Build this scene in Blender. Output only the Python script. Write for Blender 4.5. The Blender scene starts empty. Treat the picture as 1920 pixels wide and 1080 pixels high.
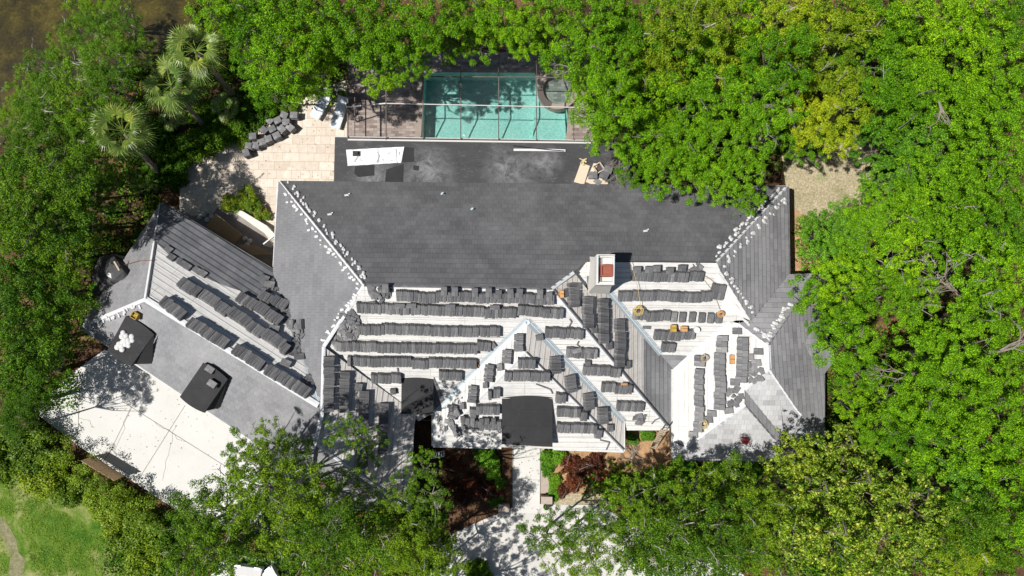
import bpy, bmesh, math, random
import numpy as np
from mathutils import Vector, Matrix
random.seed(7); rng = np.random.default_rng(11)
sc = bpy.context.scene; col = sc.collection
# ---------------------------------------------------------------- camera
H = 42.0; FPX = 1260.0; TILT = math.radians(4.5); ROLL = math.radians(0.7)
_f = Vector((0, math.sin(TILT), -math.cos(TILT))); _u0 = Vector((0, math.cos(TILT), math.sin(TILT))); _r0 = Vector((1, 0, 0))
_R = _r0*math.cos(ROLL) + _u0*math.sin(ROLL); _U = -_r0*math.sin(ROLL) + _u0*math.cos(ROLL)
cd = bpy.data.cameras.new('camera'); cam = bpy.data.objects.new('camera', cd); col.objects.link(cam)
cd.sensor_width = 36; cd.lens = 36*FPX/1920; cd.clip_end = 400; cd.clip_start = 0.5
cam.matrix_world = Matrix(((_R.x, _U.x, -_f.x, 0), (_R.y, _U.y, -_f.y, 0), (_R.z, _U.z, -_f.z, H), (0, 0, 0, 1)))
sc.camera = cam
# ---------------------------------------------------------------- light
SUNV = Vector((0.53, 0.18, -1.0)).normalized()          # the way the light travels
elev = math.asin(-SUNV.z); 
w = bpy.data.worlds.new('World'); sc.world = w; w.use_nodes = True
nt = w.node_tree; bg = nt.nodes['Background']; sky = nt.nodes.new('ShaderNodeTexSky')
sky.sky_type = 'NISHITA'; sky.sun_disc = False; sky.sun_elevation = elev
sky.sun_rotation = math.atan2(-SUNV.x, -SUNV.y)
nt.links.new(sky.outputs[0], bg.inputs[0]); bg.inputs[1].default_value = 0.05
sl = bpy.data.lights.new('sun', 'SUN'); sl.energy = 5.0; sl.angle = math.radians(0.53); sl.color = (1.0, 0.965, 0.91)
so = bpy.data.objects.new('sun', sl); col.objects.link(so); so.rotation_euler = SUNV.to_track_quat('-Z', 'Y').to_euler(); so.location = (-20, -10, 60)
sc.view_settings.view_transform = 'Standard'; sc.view_settings.look = 'None'; sc.view_settings.exposure = 0.08; sc.view_settings.gamma = 1.0
try:
    sc.cycles.max_bounces = 6; sc.cycles.transparent_max_bounces = 10; sc.cycles.diffuse_bounces = 3; sc.cycles.glossy_bounces = 2
    sc.cycles.caustics_reflective = False; sc.cycles.caustics_refractive = False
except Exception: pass
# ---------------------------------------------------------------- helpers
def ray(px, py): return _f*FPX + _R*(px-960) + _U*(540-py)
def at(px, py, z=0.0):
    d = ray(px, py); k = (z-H)/d.z
    return Vector((d.x*k, d.y*k, z))
class Plane:
    """roof plane: z = z0 + s * (inward . (P-P0))"""
    def __init__(s, a, b, inside, ze, pitch, ze2=None):
        A = at(a[0], a[1], ze); B = at(b[0], b[1], ze if ze2 is None else ze2); I = at(inside[0], inside[1], ze)
        t = Vector((B.x-A.x, B.y-A.y, 0)).normalized(); n = Vector((-t.y, t.x, 0))
        if n.dot(I-A) < 0: n = -n
        s.P = A; s.inn = n; s.s = pitch; s.fin()
    def fin(s):
        s.n = Vector((-s.inn.x*s.s, -s.inn.y*s.s, 1)).normalized()
        s.v = Vector((s.inn.x, s.inn.y, s.s)).normalized()      # up the slope
        s.u = s.v.cross(s.n).normalized()                       # along the eave
    def hit(s, px, py, lift=0.0):
        d = ray(px, py); o = Vector((0, 0, H)); P = s.P + s.n*lift
        return o + d*((P-o).dot(s.n)/d.dot(s.n))
    def zat(s, x, y): return s.P.z - (s.n.x*(x-s.P.x)+s.n.y*(y-s.P.y))/s.n.z
    def on(s, p, lift=0.0): return Vector((p.x, p.y, s.zat(p.x, p.y))) + s.n*lift
    def uv(s, p): q = p-s.P; return q.dot(s.u), q.dot(s.v)
    def P3(s, u, v, w=0.0): return s.P + s.u*u + s.v*v + s.n*w

def plane3(p, q, r, pitchdir):
    pl = Plane.__new__(Plane); n = (q-p).cross(r-p).normalized()
    if n.z < 0: n = -n
    g = Vector((-n.x/n.z, -n.y/n.z, 0)); pl.s = max(g.length, 1e-4); pl.inn = g.normalized() if g.length > 1e-4 else Vector(pitchdir).normalized()
    pl.P = p.copy(); pl.fin(); return pl

def tag(o, label=None, cat=None, group=None, kind=None):
    if label: o['label'] = label
    if cat: o['category'] = cat
    if group: o['group'] = group
    if kind: o['kind'] = kind
    return o
def empty(name, loc=(0, 0, 0), label=None, cat=None, group=None):
    o = bpy.data.objects.new(name, None); col.objects.link(o); o.location = loc; o.empty_display_size = .3
    return tag(o, label, cat, group)
class MB:
    def __init__(s): s.v = []; s.f = []; s.m = []; s.uv = []
    def face(s, pts, m=0, uv=None):
        b = len(s.v); s.v += [tuple(p) for p in pts]; s.f.append(tuple(range(b, b+len(pts)))); s.m.append(m)
        s.uv += [tuple(x) for x in uv] if uv else [(p[0], p[1]) for p in pts]
    def box(s, c, a, b, h, m=0):
        """c centre; a,b,h half-axis vectors"""
        c = Vector(c); a = Vector(a); b = Vector(b); h = Vector(h)
        P = [c+a*i+b*j+h*k for k in (-1, 1) for j in (-1, 1) for i in (-1, 1)]
        for q in ((0, 2, 3, 1), (4, 5, 7, 6), (0, 1, 5, 4), (2, 6, 7, 3), (0, 4, 6, 2), (1, 3, 7, 5)):
            s.face([P[i] for i in q], m)
    def beam(s, p, q, w, h, m=0):
        p = Vector(p); q = Vector(q); d = (q-p); L = d.length; d = d/L
        up = Vector((0, 0, 1)) if abs(d.z) < .95 else Vector((1, 0, 0))
        a = d.cross(up).normalized(); b = a.cross(d)
        s.box((p+q)/2, d*L/2, a*w/2, b*h/2, m)
    def tube(s, pts, r, n=6, m=0, cap=True):
        rr = r if isinstance(r, (list, tuple)) else [r]*len(pts); pts = [Vector(p) for p in pts]; rings = []
        for i, p in enumerate(pts):
            d = (pts[min(i+1, len(pts)-1)]-pts[max(i-1, 0)]).normalized()
            a = d.cross(Vector((.31, .17, .93))); a = a.normalized() if a.length > .05 else Vector((1, 0, 0)); b = d.cross(a)
            rings.append([p+(a*math.cos(t)+b*math.sin(t))*rr[i] for t in [2*math.pi*k/n for k in range(n)]])
        b0 = len(s.v)
        for R_ in rings: s.v += [tuple(p) for p in R_]
        for i in range(len(rings)-1):
            for k in range(n):
                k2 = (k+1) % n; q = (b0+i*n+k, b0+i*n+k2, b0+(i+1)*n+k2, b0+(i+1)*n+k)
                s.f.append(q); s.m.append(m); s.uv += [(s.v[j][0], s.v[j][1]) for j in q]
        if cap:
            for i in (0, len(rings)-1):
                q = tuple(b0+i*n+k for k in range(n)); s.f.append(q); s.m.append(m); s.uv += [(s.v[j][0], s.v[j][1]) for j in q]
    def prism(s, pts, z0, z1, m=0, mside=None):
        """flat polygon pts [(x,y)] from z0 to z1 (no hole)"""
        ms = m if mside is None else mside
        s.face([(p[0], p[1], z1) for p in pts], m); n = len(pts)
        for i in range(n):
            a, b = pts[i], pts[(i+1) % n]
            s.face([(a[0], a[1], z0), (b[0], b[1], z0), (b[0], b[1], z1), (a[0], a[1], z1)], ms)
    def mesh(s, name, mats, smooth=False):
        me = bpy.data.meshes.new(name); me.from_pydata(s.v, [], s.f)
        for m in (mats if isinstance(mats, (list, tuple)) else [mats]): me.materials.append(m)
        me.polygons.foreach_set('material_index', s.m)
        ul = me.uv_layers.new(name='UVMap'); ul.data.foreach_set('uv', np.array(s.uv, dtype=np.float32).ravel())
        if smooth: me.polygons.foreach_set('use_smooth', [True]*len(s.f))
        me.update(); return me
    def build(s, name, mats, parent=None, smooth=False, weld=False):
        me = s.mesh(name, mats, smooth)
        if weld:
            bm = bmesh.new(); bm.from_mesh(me); bmesh.ops.remove_doubles(bm, verts=bm.verts, dist=1e-4); bmesh.ops.recalc_face_normals(bm, faces=bm.faces); bm.to_mesh(me); bm.free()
        o = bpy.data.objects.new(name, me); col.objects.link(o)
        if parent: 
            o.parent = parent; o.matrix_parent_inverse = Matrix.Translation(parent.location).inverted() @ Matrix.Identity(4)
        return o
def clip(poly, k, lim, keep_ge):
    """clip [(u,v)] polygon by v>=lim / v<=lim (k=1)"""
    out = []; n = len(poly)
    for i in range(n):
        a, b = poly[i], poly[(i+1) % n]; ia = (a[k] >= lim) if keep_ge else (a[k] <= lim); ib = (b[k] >= lim) if keep_ge else (b[k] <= lim)
        if ia: out.append(a)
        if ia != ib:
            t = (lim-a[k])/(b[k]-a[k]); q = [a[0]+(b[0]-a[0])*t, a[1]+(b[1]-a[1])*t]; q[k] = lim; out.append(tuple(q))
    return out
ORD = ['', 'first', 'second', 'third', 'fourth', 'fifth', 'sixth', 'seventh', 'eighth', 'ninth', 'tenth', 'eleventh', 'twelfth', 'thirteenth', 'fourteenth', 'fifteenth', 'sixteenth', 'seventeenth', 'eighteenth', 'nineteenth', 'twentieth']
def ordw(i):
    if i <= 20: return ORD[i]
    return {2: 'twenty-', 3: 'thirty-', 4: 'forty-', 5: 'fifty-'}[i//10] + ORD[i % 10] if i % 10 else {3: 'thirtieth', 4: 'fortieth', 5: 'fiftieth'}[i//10]
# ---------------------------------------------------------------- materials
def mat(name, base=(.5, .5, .5), rough=.7, spec=.4, metal=0.0):
    m = bpy.data.materials.new(name); m.use_nodes = True; p = m.node_tree.nodes['Principled BSDF']
    p.inputs['Base Color'].default_value = (*base, 1); p.inputs['Roughness'].default_value = rough
    p.inputs['Specular IOR Level'].default_value = spec; p.inputs['Metallic'].default_value = metal
    return m
class N:
    def __init__(s, m): s.m = m; s.t = m.node_tree; s.p = s.t.nodes['Principled BSDF']
    def n(s, typ, **kw):
        nd = s.t.nodes.new(typ)
        for k, v in kw.items():
            if k in ('ins',):
                for a, b in v.items(): nd.inputs[a].default_value = b
            else: setattr(nd, k, v)
        return nd
    def l(s, a, b): s.t.links.new(a, b)
    def coord(s, kind='Object'): return s.n('ShaderNodeTexCoord').outputs[kind]
    def noise(s, vec, scale, detail=4, rough=.6, dist=0):
        nd = s.n('ShaderNodeTexNoise', ins={'Scale': scale, 'Detail': detail, 'Roughness': rough, 'Distortion': dist}); s.l(vec, nd.inputs['Vector']); return nd.outputs['Fac']
    def ramp(s, fac, stops):
        nd = s.n('ShaderNodeValToRGB'); cr = nd.color_ramp
        while len(cr.elements) < len(stops): cr.elements.new(.5)
        for e, (p, c) in zip(cr.elements, stops): e.position = p; e.color = (*c, 1) if len(c) == 3 else c
        s.l(fac, nd.inputs[0]); return nd.outputs[0]
    def mix(s, fac, a, b, typ='MIX'):
        nd = s.n('ShaderNodeMix', data_type='RGBA', blend_type=typ)
        for sock, v in ((nd.inputs['Factor'], fac), (nd.inputs[6], a), (nd.inputs[7], b)):
            if hasattr(v, 'default_value'): s.l(v, sock)
            elif isinstance(v, (int, float)): sock.default_value = v
            else: sock.default_value = (*v, 1)
        return nd.outputs[2]
    def math(s, op, a, b=0.0, clampv=False):
        nd = s.n('ShaderNodeMath', operation=op, use_clamp=clampv)
        for i, v in ((0, a), (1, b)):
            if hasattr(v, 'default_value'): s.l(v, nd.inputs[i])
            else: nd.inputs[i].default_value = v
        return nd.outputs[0]
    def vmul(s, vec, sx, sy, sz=1.0):
        nd = s.n('ShaderNodeMapping'); nd.inputs['Scale'].default_value = (sx, sy, sz); s.l(vec, nd.inputs['Vector']); return nd.outputs[0]
    def col(s, c): s.l(c, s.p.inputs['Base Color'])
    def bump(s, h, strength=.3, dist=.02):
        nd = s.n('ShaderNodeBump', ins={'Strength': strength, 'Distance': dist}); s.l(h, nd.inputs['Height']); s.l(nd.outputs[0], s.p.inputs['Normal'])
def noisy(name, stops, scale=3, detail=6, rough=.8, bump=.2, spec=.3, coord='Object', fine=40, finev=.25, bd=.02):
    m = mat(name, rough=rough, spec=spec); n = N(m); c = n.coord(coord)
    a = n.noise(c, scale, detail, .65); base = n.ramp(a, stops); f = n.noise(c, fine, 3, .6)
    g = n.ramp(f, [(.3, (1-finev,)*3), (.7, (1+finev*.3,)*3)]); n.col(n.mix(1.0, base, g, 'MULTIPLY')); n.bump(f, bump, bd); return m

def tiled(name, c1, c2, dusty=(.4, .4, .41), dust=.3, rough=.6, spec=.5, rowh=.33, bw=.32, bc=.22):
    """concrete roof tile laid in courses, UV in metres"""
    m = mat(name, rough=rough, spec=spec); n = N(m); uv = n.coord('UV')
    b = n.n('ShaderNodeTexBrick', offset=.5); b.inputs['Color1'].default_value = (*c1, 1); b.inputs['Color2'].default_value = (*c2, 1)
    b.inputs['Mortar'].default_value = (c1[0]*.35, c1[1]*.35, c1[2]*.35, 1); b.inputs['Scale'].default_value = 1.0
    b.inputs['Mortar Size'].default_value = .006; b.inputs['Mortar Smooth'].default_value = .4; b.inputs['Brick Width'].default_value = bw; b.inputs['Row Height'].default_value = rowh
    n.l(uv, b.inputs['Vector'])
    b2 = n.n('ShaderNodeTexBrick', offset=.5)   # a coarser batch-to-batch shade
    b2.inputs['Color1'].default_value = (1-bc, 1-bc, 1-bc*.95, 1); b2.inputs['Color2'].default_value = (1+bc*.8, 1+bc*.8, 1+bc*.78, 1); b2.inputs['Mortar'].default_value = (1, 1, 1, 1)
    b2.inputs['Scale'].default_value = 1; b2.inputs['Mortar Size'].default_value = 0; b2.inputs['Brick Width'].default_value = bw*2; b2.inputs['Row Height'].default_value = rowh; b2.inputs['Bias'].default_value = -.1
    n.l(uv, b2.inputs['Vector'])
    c = n.mix(1.0, b.outputs['Color'], b2.outputs['Color'], 'MULTIPLY')
    oc = n.coord('Object')
    d = n.noise(oc, .35, 5, .6, .4); d2 = n.noise(oc, 5, 4, .7)
    dm = n.math('MULTIPLY', n.ramp(d, [(.42, (0, 0, 0)), (.75, (1, 1, 1))]), n.ramp(d2, [(.3, (.4,)*3), (.7, (1,)*3)]))
    dm = n.math('MULTIPLY', dm, dust)
    c = n.mix(dm, c, dusty); sp = n.noise(oc, 60, 2, .6); c = n.mix(1.0, c, n.ramp(sp, [(.3, (.8,)*3), (.7, (1.12,)*3)]), 'MULTIPLY')
    n.col(c); n.bump(sp, .15, .01); n.l(n.ramp(d2, [(.2, (rough-.1,)*3), (.8, (rough+.15,)*3)]), n.p.inputs['Roughness']); return m
def leafmat(name, c1, c2, c3, trans=.35, rough=.5, spec=.35, rare=None):
    m = mat(name, rough=rough, spec=spec); n = N(m)
    g = n.n('ShaderNodeNewGeometry'); oi = n.n('ShaderNodeObjectInfo'); oc = n.coord('Object')
    a = n.ramp(g.outputs['Random Per Island'], [(0.0, c1), (.55, c2), (1.0, c3)] if not rare else [(0.0, c1), (.5, c2), (.9, c3), (.95, rare)])
    nz = n.noise(oc, .55, 3, .6); v = n.ramp(nz, [(.35, (.72, .78, .7)), (.7, (1.25, 1.15, 1.1))])
    a = n.mix(1.0, a, v, 'MULTIPLY'); r = n.ramp(oi.outputs['Random'], [(0, (.60, .70, .72)), (.35, (.95, .95, .95)), (.65, (1.05, 1.05, 1.0)), (1, (1.5, 1.25, .95))]); a = n.mix(1.0, a, r, 'MULTIPLY'); n.col(a)
    tr = n.n('ShaderNodeBsdfTranslucent'); n.l(n.mix(1.0, a, (1.15, 1.3, .6), 'MULTIPLY'), tr.inputs['Color']); mx = n.n('ShaderNodeMixShader', ins={0: trans}); out = n.t.nodes['Material Output']
    n.l(n.p.outputs[0], mx.inputs[1]); n.l(tr.outputs[0], mx.inputs[2]); n.l(mx.outputs[0], out.inputs['Surface']); return m
M = {}
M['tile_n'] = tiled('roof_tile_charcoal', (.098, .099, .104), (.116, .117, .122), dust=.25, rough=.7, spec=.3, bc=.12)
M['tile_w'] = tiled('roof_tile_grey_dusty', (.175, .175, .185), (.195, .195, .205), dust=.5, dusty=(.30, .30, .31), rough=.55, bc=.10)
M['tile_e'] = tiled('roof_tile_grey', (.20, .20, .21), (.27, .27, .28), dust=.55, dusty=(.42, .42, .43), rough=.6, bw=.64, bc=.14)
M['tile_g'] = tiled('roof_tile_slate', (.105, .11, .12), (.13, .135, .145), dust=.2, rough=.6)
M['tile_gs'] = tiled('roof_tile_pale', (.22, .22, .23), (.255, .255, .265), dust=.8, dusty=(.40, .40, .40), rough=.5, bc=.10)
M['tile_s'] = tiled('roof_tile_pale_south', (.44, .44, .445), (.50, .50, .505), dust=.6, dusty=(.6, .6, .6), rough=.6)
def membrane(name, base, line, lw, streakc, streak=.35):
    m = mat(name, rough=.75, spec=.25); n = N(m); uv = n.coord('UV'); oc = n.coord('Object')
    s1 = n.noise(n.vmul(uv, .6, 14, 1), 1.0, 5, .7); c = n.ramp(s1, [(.40, base), (.66, tuple(b*.8 for b in base))])
    dots = n.noise(n.vmul(uv, 5.5, 5.5, 1), 1.6, 3, .6); c = n.mix(n.math('MULTIPLY', n.ramp(dots, [(.60, (0,)*3), (.72, (1,)*3)]), streak), c, streakc)
    # chalk lines and nail rows along each course
    wv = n.n('ShaderNodeTexWave', wave_type='BANDS', bands_direction='Y', wave_profile='SAW'); wv.inputs['Scale'].default_value = 1/.33/6.2832*1.0*3.0; n.l(uv, wv.inputs['Vector'])
    c = n.mix(n.math('MULTIPLY', n.ramp(wv.outputs[0], [(0, (1,)*3), (.09, (0,)*3)]), lw), c, line)
    dirt = n.noise(oc, .9, 6, .7, .6); c = n.mix(n.ramp(dirt, [(.48, (0,)*3), (.75, (.55,)*3)]), c, tuple(b*.55 for b in base))
    lap = n.n('ShaderNodeTexBrick', offset=.37); lap.inputs['Color1'].default_value = (1, 1, 1, 1); lap.inputs['Color2'].default_value = (.93, .93, .93, 1); lap.inputs['Mortar'].default_value = (.5, .48, .45, 1); lap.inputs['Scale'].default_value = 1; lap.inputs['Mortar Size'].default_value = .012; lap.inputs['Brick Width'].default_value = 5.3; lap.inputs['Row Height'].default_value = .92; n.l(uv, lap.inputs['Vector']); c = n.mix(1.0, c, lap.outputs['Color'], 'MULTIPLY')
    n.col(c); n.bump(s1, .15, .01); return m
M['mem'] = membrane('white_underlayment', (.74, .735, .72), (.40, .37, .33), .5, (.38, .32, .26), .5)
M['mem_w'] = membrane('worn_underlayment', (.70, .68, .66), (.34, .27, .21), .6, (.42, .30, .21), .6)
M['batten'] = noisy('pale_batten', [(.3, (.50, .47, .43)), (.7, (.68, .66, .62))], 6)
M['batten_w'] = noisy('weathered_batten', [(.3, (.42, .35, .29)), (.7, (.62, .56, .50))], 6)
M['flash'] = mat('galvanised_valley_metal', (.50, .58, .62), .35, .5, .35)
M['flash_w'] = noisy('white_hip_strip', [(.3, (.62, .64, .66)), (.7, (.75, .76, .77))], 4)
M['hipdark'] = noisy('dark_hip_board', [(.3, (.10, .10, .11)), (.7, (.2, .2, .21))], 4)
M['gutter'] = noisy('white_gutter', [(.3, (.62, .62, .6)), (.7, (.78, .78, .76))], 3)
M['wall'] = noisy('stucco_wall', [(.3, (.48, .42, .34)), (.7, (.58, .52, .43))], 3)
M['dmem'] = noisy('black_roofing_membrane', [(.3, (.038, .038, .040)), (.7, (.050, .050, .052))], 1.2, finev=.25, rough=.85, spec=.2)
M['foam'] = noisy('white_foam', [(.3, (.50, .49, .47)), (.6, (.76, .76, .76)), (.8, (.8, .8, .8))], 6)
def flatroofmat():
    m = mat('flat_roof_membrane', rough=.7, spec=.35); n = N(m); oc = n.coord('Object')
    a = n.noise(n.vmul(oc, .5, 1.2, 1), .8, 6, .65, .5); c = n.ramp(a, [(.3, (.045, .045, .048)), (.55, (.065, .065, .069)), (.78, (.17, .17, .175))])
    s = n.noise(n.vmul(oc, 2.2, 5, 1), 1.2, 5, .75, 1.5); c = n.mix(n.ramp(s, [(.58, (0,)*3), (.78, (.6,)*3)]), c, (.38, .38, .39))
    g = n.noise(oc, 50, 2); 
    for px, py, rad in ((800, 322, 1.9), (950, 320, 1.7), (700, 335, 1.6), (1020, 305, 1.3)):      # mortar dust trodden into the membrane
        ctr = at(px, py, 2.9); vd = n.n('ShaderNodeVectorMath', operation='DISTANCE'); n.l(oc, vd.inputs[0]); vd.inputs[1].default_value = tuple(ctr)
        k = n.math('MULTIPLY', n.ramp(n.math('DIVIDE', vd.outputs['Value'], rad), [(.15, (1,)*3), (1, (0,)*3)]), n.ramp(n.noise(oc, 1.8, 6, .7, .8), [(.35, (0,)*3), (.75, (.85,)*3)])); c = n.mix(k, c, (.34, .34, .345))
    c = n.mix(1.0, c, n.ramp(g, [(.3, (.8,)*3), (.7, (1.1,)*3)]), 'MULTIPLY'); n.col(c); n.bump(g, .2, .01); return m
M['flat'] = flatroofmat()
M['stile'] = tiled('stacked_tile_concrete', (.17, .17, .177), (.20, .20, .206), dust=.35, dusty=(.22, .22, .22), rough=.7, spec=.3, rowh=9, bw=9)
M['stile_l'] = tiled('stacked_tile_dusty', (.20, .20, .205), (.24, .24, .245), dust=.7, dusty=(.42, .42, .42), rough=.7, spec=.3, rowh=9, bw=9)
for k_ in ('stile', 'stile_l'):
    n = N(M[k_]); oi = n.n('ShaderNodeObjectInfo'); lk = n.p.inputs['Base Color'].links[0].from_socket
    n.col(n.mix(1.0, lk, n.ramp(oi.outputs['Random'], [(0, (.72, .72, .73)), (.5, (.98, .98, .98)), (.9, (1.15, 1.14, 1.12)), (1, (1.5, 1.48, 1.42))]), 'MULTIPLY'))
n = N(M['dmem']); oc = n.coord('Object'); b_ = n.n('ShaderNodeTexBrick', offset=0); b_.inputs['Color1'].default_value = (1, 1, 1, 1); b_.inputs['Color2'].default_value = (.9, .9, .9, 1); b_.inputs['Mortar'].default_value = (.75, .75, .75, 1)
b_.inputs['Scale'].default_value = 1; b_.inputs['Mortar Size'].default_value = .012; b_.inputs['Brick Width'].default_value = 4; b_.inputs['Row Height'].default_value = .95; n.l(oc, b_.inputs['Vector'])
lk = n.p.inputs['Base Color'].links[0].from_socket; c_ = n.mix(1.0, lk, b_.outputs['Color'], 'MULTIPLY'); sm_ = n.noise(oc, 2.2, 6, .75, 1.2); n.col(n.mix(n.ramp(sm_, [(.58, (0,)*3), (.8, (.14,)*3)]), c_, (.25, .25, .25)))
def ground_mat():
    m = mat('leaf_litter_ground', rough=.95, spec=.1); n = N(m); oc = n.coord('Object')
    a = n.noise(oc, .35, 6, .6, .4); c = n.ramp(a, [(.3, (.06, .045, .03)), (.52, (.15, .09, .055)), (.72, (.36, .21, .12))])
    f = n.noise(oc, 9, 5, .75); c = n.mix(1.0, c, n.ramp(f, [(.3, (.45, .42, .4)), (.7, (1.35, 1.25, 1.15))]), 'MULTIPLY')
    v = n.n('ShaderNodeTexVoronoi'); v.inputs['Scale'].default_value = 14; n.l(oc, v.inputs['Vector'])
    c = n.mix(1.0, c, n.ramp(v.outputs['Distance'], [(0, (1.2,)*3), (.6, (.7,)*3)]), 'MULTIPLY'); n.col(c); n.bump(f, .6, .05); return m
M['ground'] = ground_mat()
def concrete(name, base, var=.08, stain=(.5, .46, .4)):
    m = mat(name, rough=.85, spec=.25); n = N(m); oc = n.coord('Object')
    a = n.noise(oc, .5, 6, .6, .3); c = n.ramp(a, [(.3, tuple(b*(1-var) for b in base)), (.7, base)])
    s = n.noise(oc, 1.1, 7, .75, 1); c = n.mix(n.ramp(s, [(.56, (0,)*3), (.78, (.45,)*3)]), c, stain); k = n.noise(oc, 22, 2, .5); c = n.mix(n.ramp(k, [(.735, (0,)*3), (.75, (.8,)*3)]), c, (.25, .2, .13))
    f = n.noise(oc, 45, 3); c = n.mix(1.0, c, n.ramp(f, [(.3, (.9,)*3), (.7, (1.04,)*3)]), 'MULTIPLY'); n.col(c); n.bump(f, .15, .01); return m
M['conc'] = concrete('pale_concrete', (.665, .655, .625))
M['conc2'] = concrete('walk_concrete', (.66, .64, .60), .2)
M['joint'] = mat('concrete_joint', (.24, .22, .2), .9)
def stamped():
    m = mat('stamped_flagstone', rough=.8, spec=.3); n = N(m); oc = n.coord('Object')
    br = []
    for bw, rh, off, sq in ((.95, .56, .37, .6), (.60, .56, .5, 1.0)):
        b = n.n('ShaderNodeTexBrick', offset=off, squash=sq, squash_frequency=3, offset_frequency=2)
        b.inputs['Color1'].default_value = (.60, .51, .42, 1); b.inputs['Color2'].default_value = (.72, .64, .545, 1); b.inputs['Mortar'].default_value = (.36, .29, .23, 1)
        b.inputs['Scale'].default_value = 1; b.inputs['Mortar Size'].default_value = .013; b.inputs['Mortar Smooth'].default_value = .6; b.inputs['Brick Width'].default_value = bw; b.inputs['Row Height'].default_value = rh
        n.l(oc, b.inputs['Vector']); br.append(b.outputs['Color'])
    c = n.mix(n.ramp(n.noise(oc, .5, 1), [(.49, (0,)*3), (.51, (1,)*3)]), br[0], br[1])
    f = n.noise(oc, 3, 6, .7); c = n.mix(1.0, c, n.ramp(f, [(.3, (.86,)*3), (.7, (1.08,)*3)]), 'MULTIPLY'); n.col(c); n.bump(f, .2, .01); return m
M['patio'] = stamped()
def paver():
    m = mat('brick_paver', rough=.85, spec=.25); n = N(m); oc = n.coord('Object')
    b = n.n('ShaderNodeTexBrick', offset=.5); b.inputs['Color1'].default_value = (.26, .20, .18, 1); b.inputs['Color2'].default_value = (.55, .46, .41, 1); b.inputs['Mortar'].default_value = (.2, .17, .15, 1)
    b.inputs['Scale'].default_value = 1; b.inputs['Mortar Size'].default_value = .006; b.inputs['Brick Width'].default_value = .46; b.inputs['Row Height'].default_value = .17; n.l(oc, b.inputs['Vector'])
    f = n.noise(oc, 12, 4, .7); c = n.mix(1.0, b.outputs['Color'], n.ramp(f, [(.3, (.85,)*3), (.7, (1.1,)*3)]), 'MULTIPLY'); n.col(c); return m
M['paver'] = paver()
M['coping'] = noisy('pool_coping_stone', [(.3, (.42, .34, .29)), (.7, (.5, .42, .36))], 3)
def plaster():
    m = mat('pool_plaster_ripple_light', rough=.8); n = N(m); oc = n.coord('Object')
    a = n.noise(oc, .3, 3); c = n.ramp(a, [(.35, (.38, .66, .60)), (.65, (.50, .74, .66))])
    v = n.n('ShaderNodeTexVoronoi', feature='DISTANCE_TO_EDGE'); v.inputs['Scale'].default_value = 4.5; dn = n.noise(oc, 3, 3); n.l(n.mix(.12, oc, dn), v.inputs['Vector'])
    c = n.mix(n.ramp(v.outputs['Distance'], [(0, (.8,)*3), (.10, (0,)*3)]), c, (.62, .88, .82)); n.col(c); return m  # pale web of ripple light painted into the plaster colour
M['plaster'] = plaster()
def water(name, tint, gloss=.06, scale=5, bs=.25):
    m = mat(name); n = N(m); oc = n.coord('Object'); t = n.n('ShaderNodeBsdfTransparent'); t.inputs[0].default_value = (*tint, 1)
    g = n.n('ShaderNodeBsdfGlossy'); g.inputs['Roughness'].default_value = .08; f = n.noise(oc, scale, 5, .6, .5)
    b = n.n('ShaderNodeBump', ins={'Strength': bs, 'Distance': .05}); n.l(f, b.inputs['Height']); n.l(b.outputs[0], g.inputs['Normal'])
    mx = n.n('ShaderNodeMixShader', ins={0: gloss}); n.l(t.outputs[0], mx.inputs[1]); n.l(g.outputs[0], mx.inputs[2]); n.l(mx.outputs[0], n.t.nodes['Material Output'].inputs['Surface']); return m
M['water'] = water('pool_water', (.78, .95, .94), .10, 9, .6)
M['creek'] = noisy('dark_weedy_water', [(.30, (.016, .014, .008)), (.5, (.055, .044, .010)), (.68, (.125, .10, .016))], .55, 7, .25, .15, spec=.5, fine=6, finev=.45)
M['dark'] = mat('black_plastic', (.02, .02, .022), .5)
M['bronze'] = mat('bronze_aluminium', (.16, .13, .115), .5, .4, .2)
M['whitealu'] = mat('white_aluminium', (.62, .60, .57), .5)
def screenmat():
    m = mat('insect_screen', (.05, .05, .05), .9); n = N(m); t = n.n('ShaderNodeBsdfTransparent'); mx = n.n('ShaderNodeMixShader', ins={0: .14})
    n.l(t.outputs[0], mx.inputs[1]); n.l(n.p.outputs[0], mx.inputs[2]); n.l(mx.outputs[0], n.t.nodes['Material Output'].inputs['Surface']); return m
M['screen'] = screenmat()
def wood(name, a, b):
    m = mat(name, rough=.8); n = N(m); oc = n.coord('Object'); s = n.noise(n.vmul(oc, 2, 9, 1), 2.0, 5, .7, .6); k = n.noise(oc, 3, 3)
    c = n.ramp(s, [(.3, a), (.7, b)]); c = n.mix(n.ramp(k, [(.68, (0,)*3), (.74, (.6,)*3)]), c, tuple(x*.45 for x in a)); n.col(c); return m
M['ply'] = wood('plywood', (.50, .33, .17), (.62, .44, .25))
M['plypale'] = wood('pale_plywood', (.62, .50, .37), (.72, .60, .46))
M['lumber'] = wood('pine_lumber', (.46, .36, .26), (.6, .5, .38))
M['orange'] = mat('orange_plastic', (.55, .30, .12), .6); M['yellow'] = noisy('mustard_canvas', [(.3, (.38, .24, .04)), (.7, (.6, .42, .10))], 6)
M['red'] = mat('red_plastic', (.45, .05, .05), .5); M['clay'] = noisy('terracotta', [(.3, (.30, .09, .06)), (.7, (.38, .12, .08))], 6)
M['white'] = noisy('white_paint', [(.3, (.72, .72, .71)), (.7, (.80, .80, .79))], 4)
M['sling'] = noisy('white_blue_sling', [(.3, (.62, .68, .74)), (.7, (.76, .79, .82))], 2)
M['stuccow'] = noisy('white_stucco', [(.3, (.70, .67, .62)), (.7, (.78, .76, .72))], 5)
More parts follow.
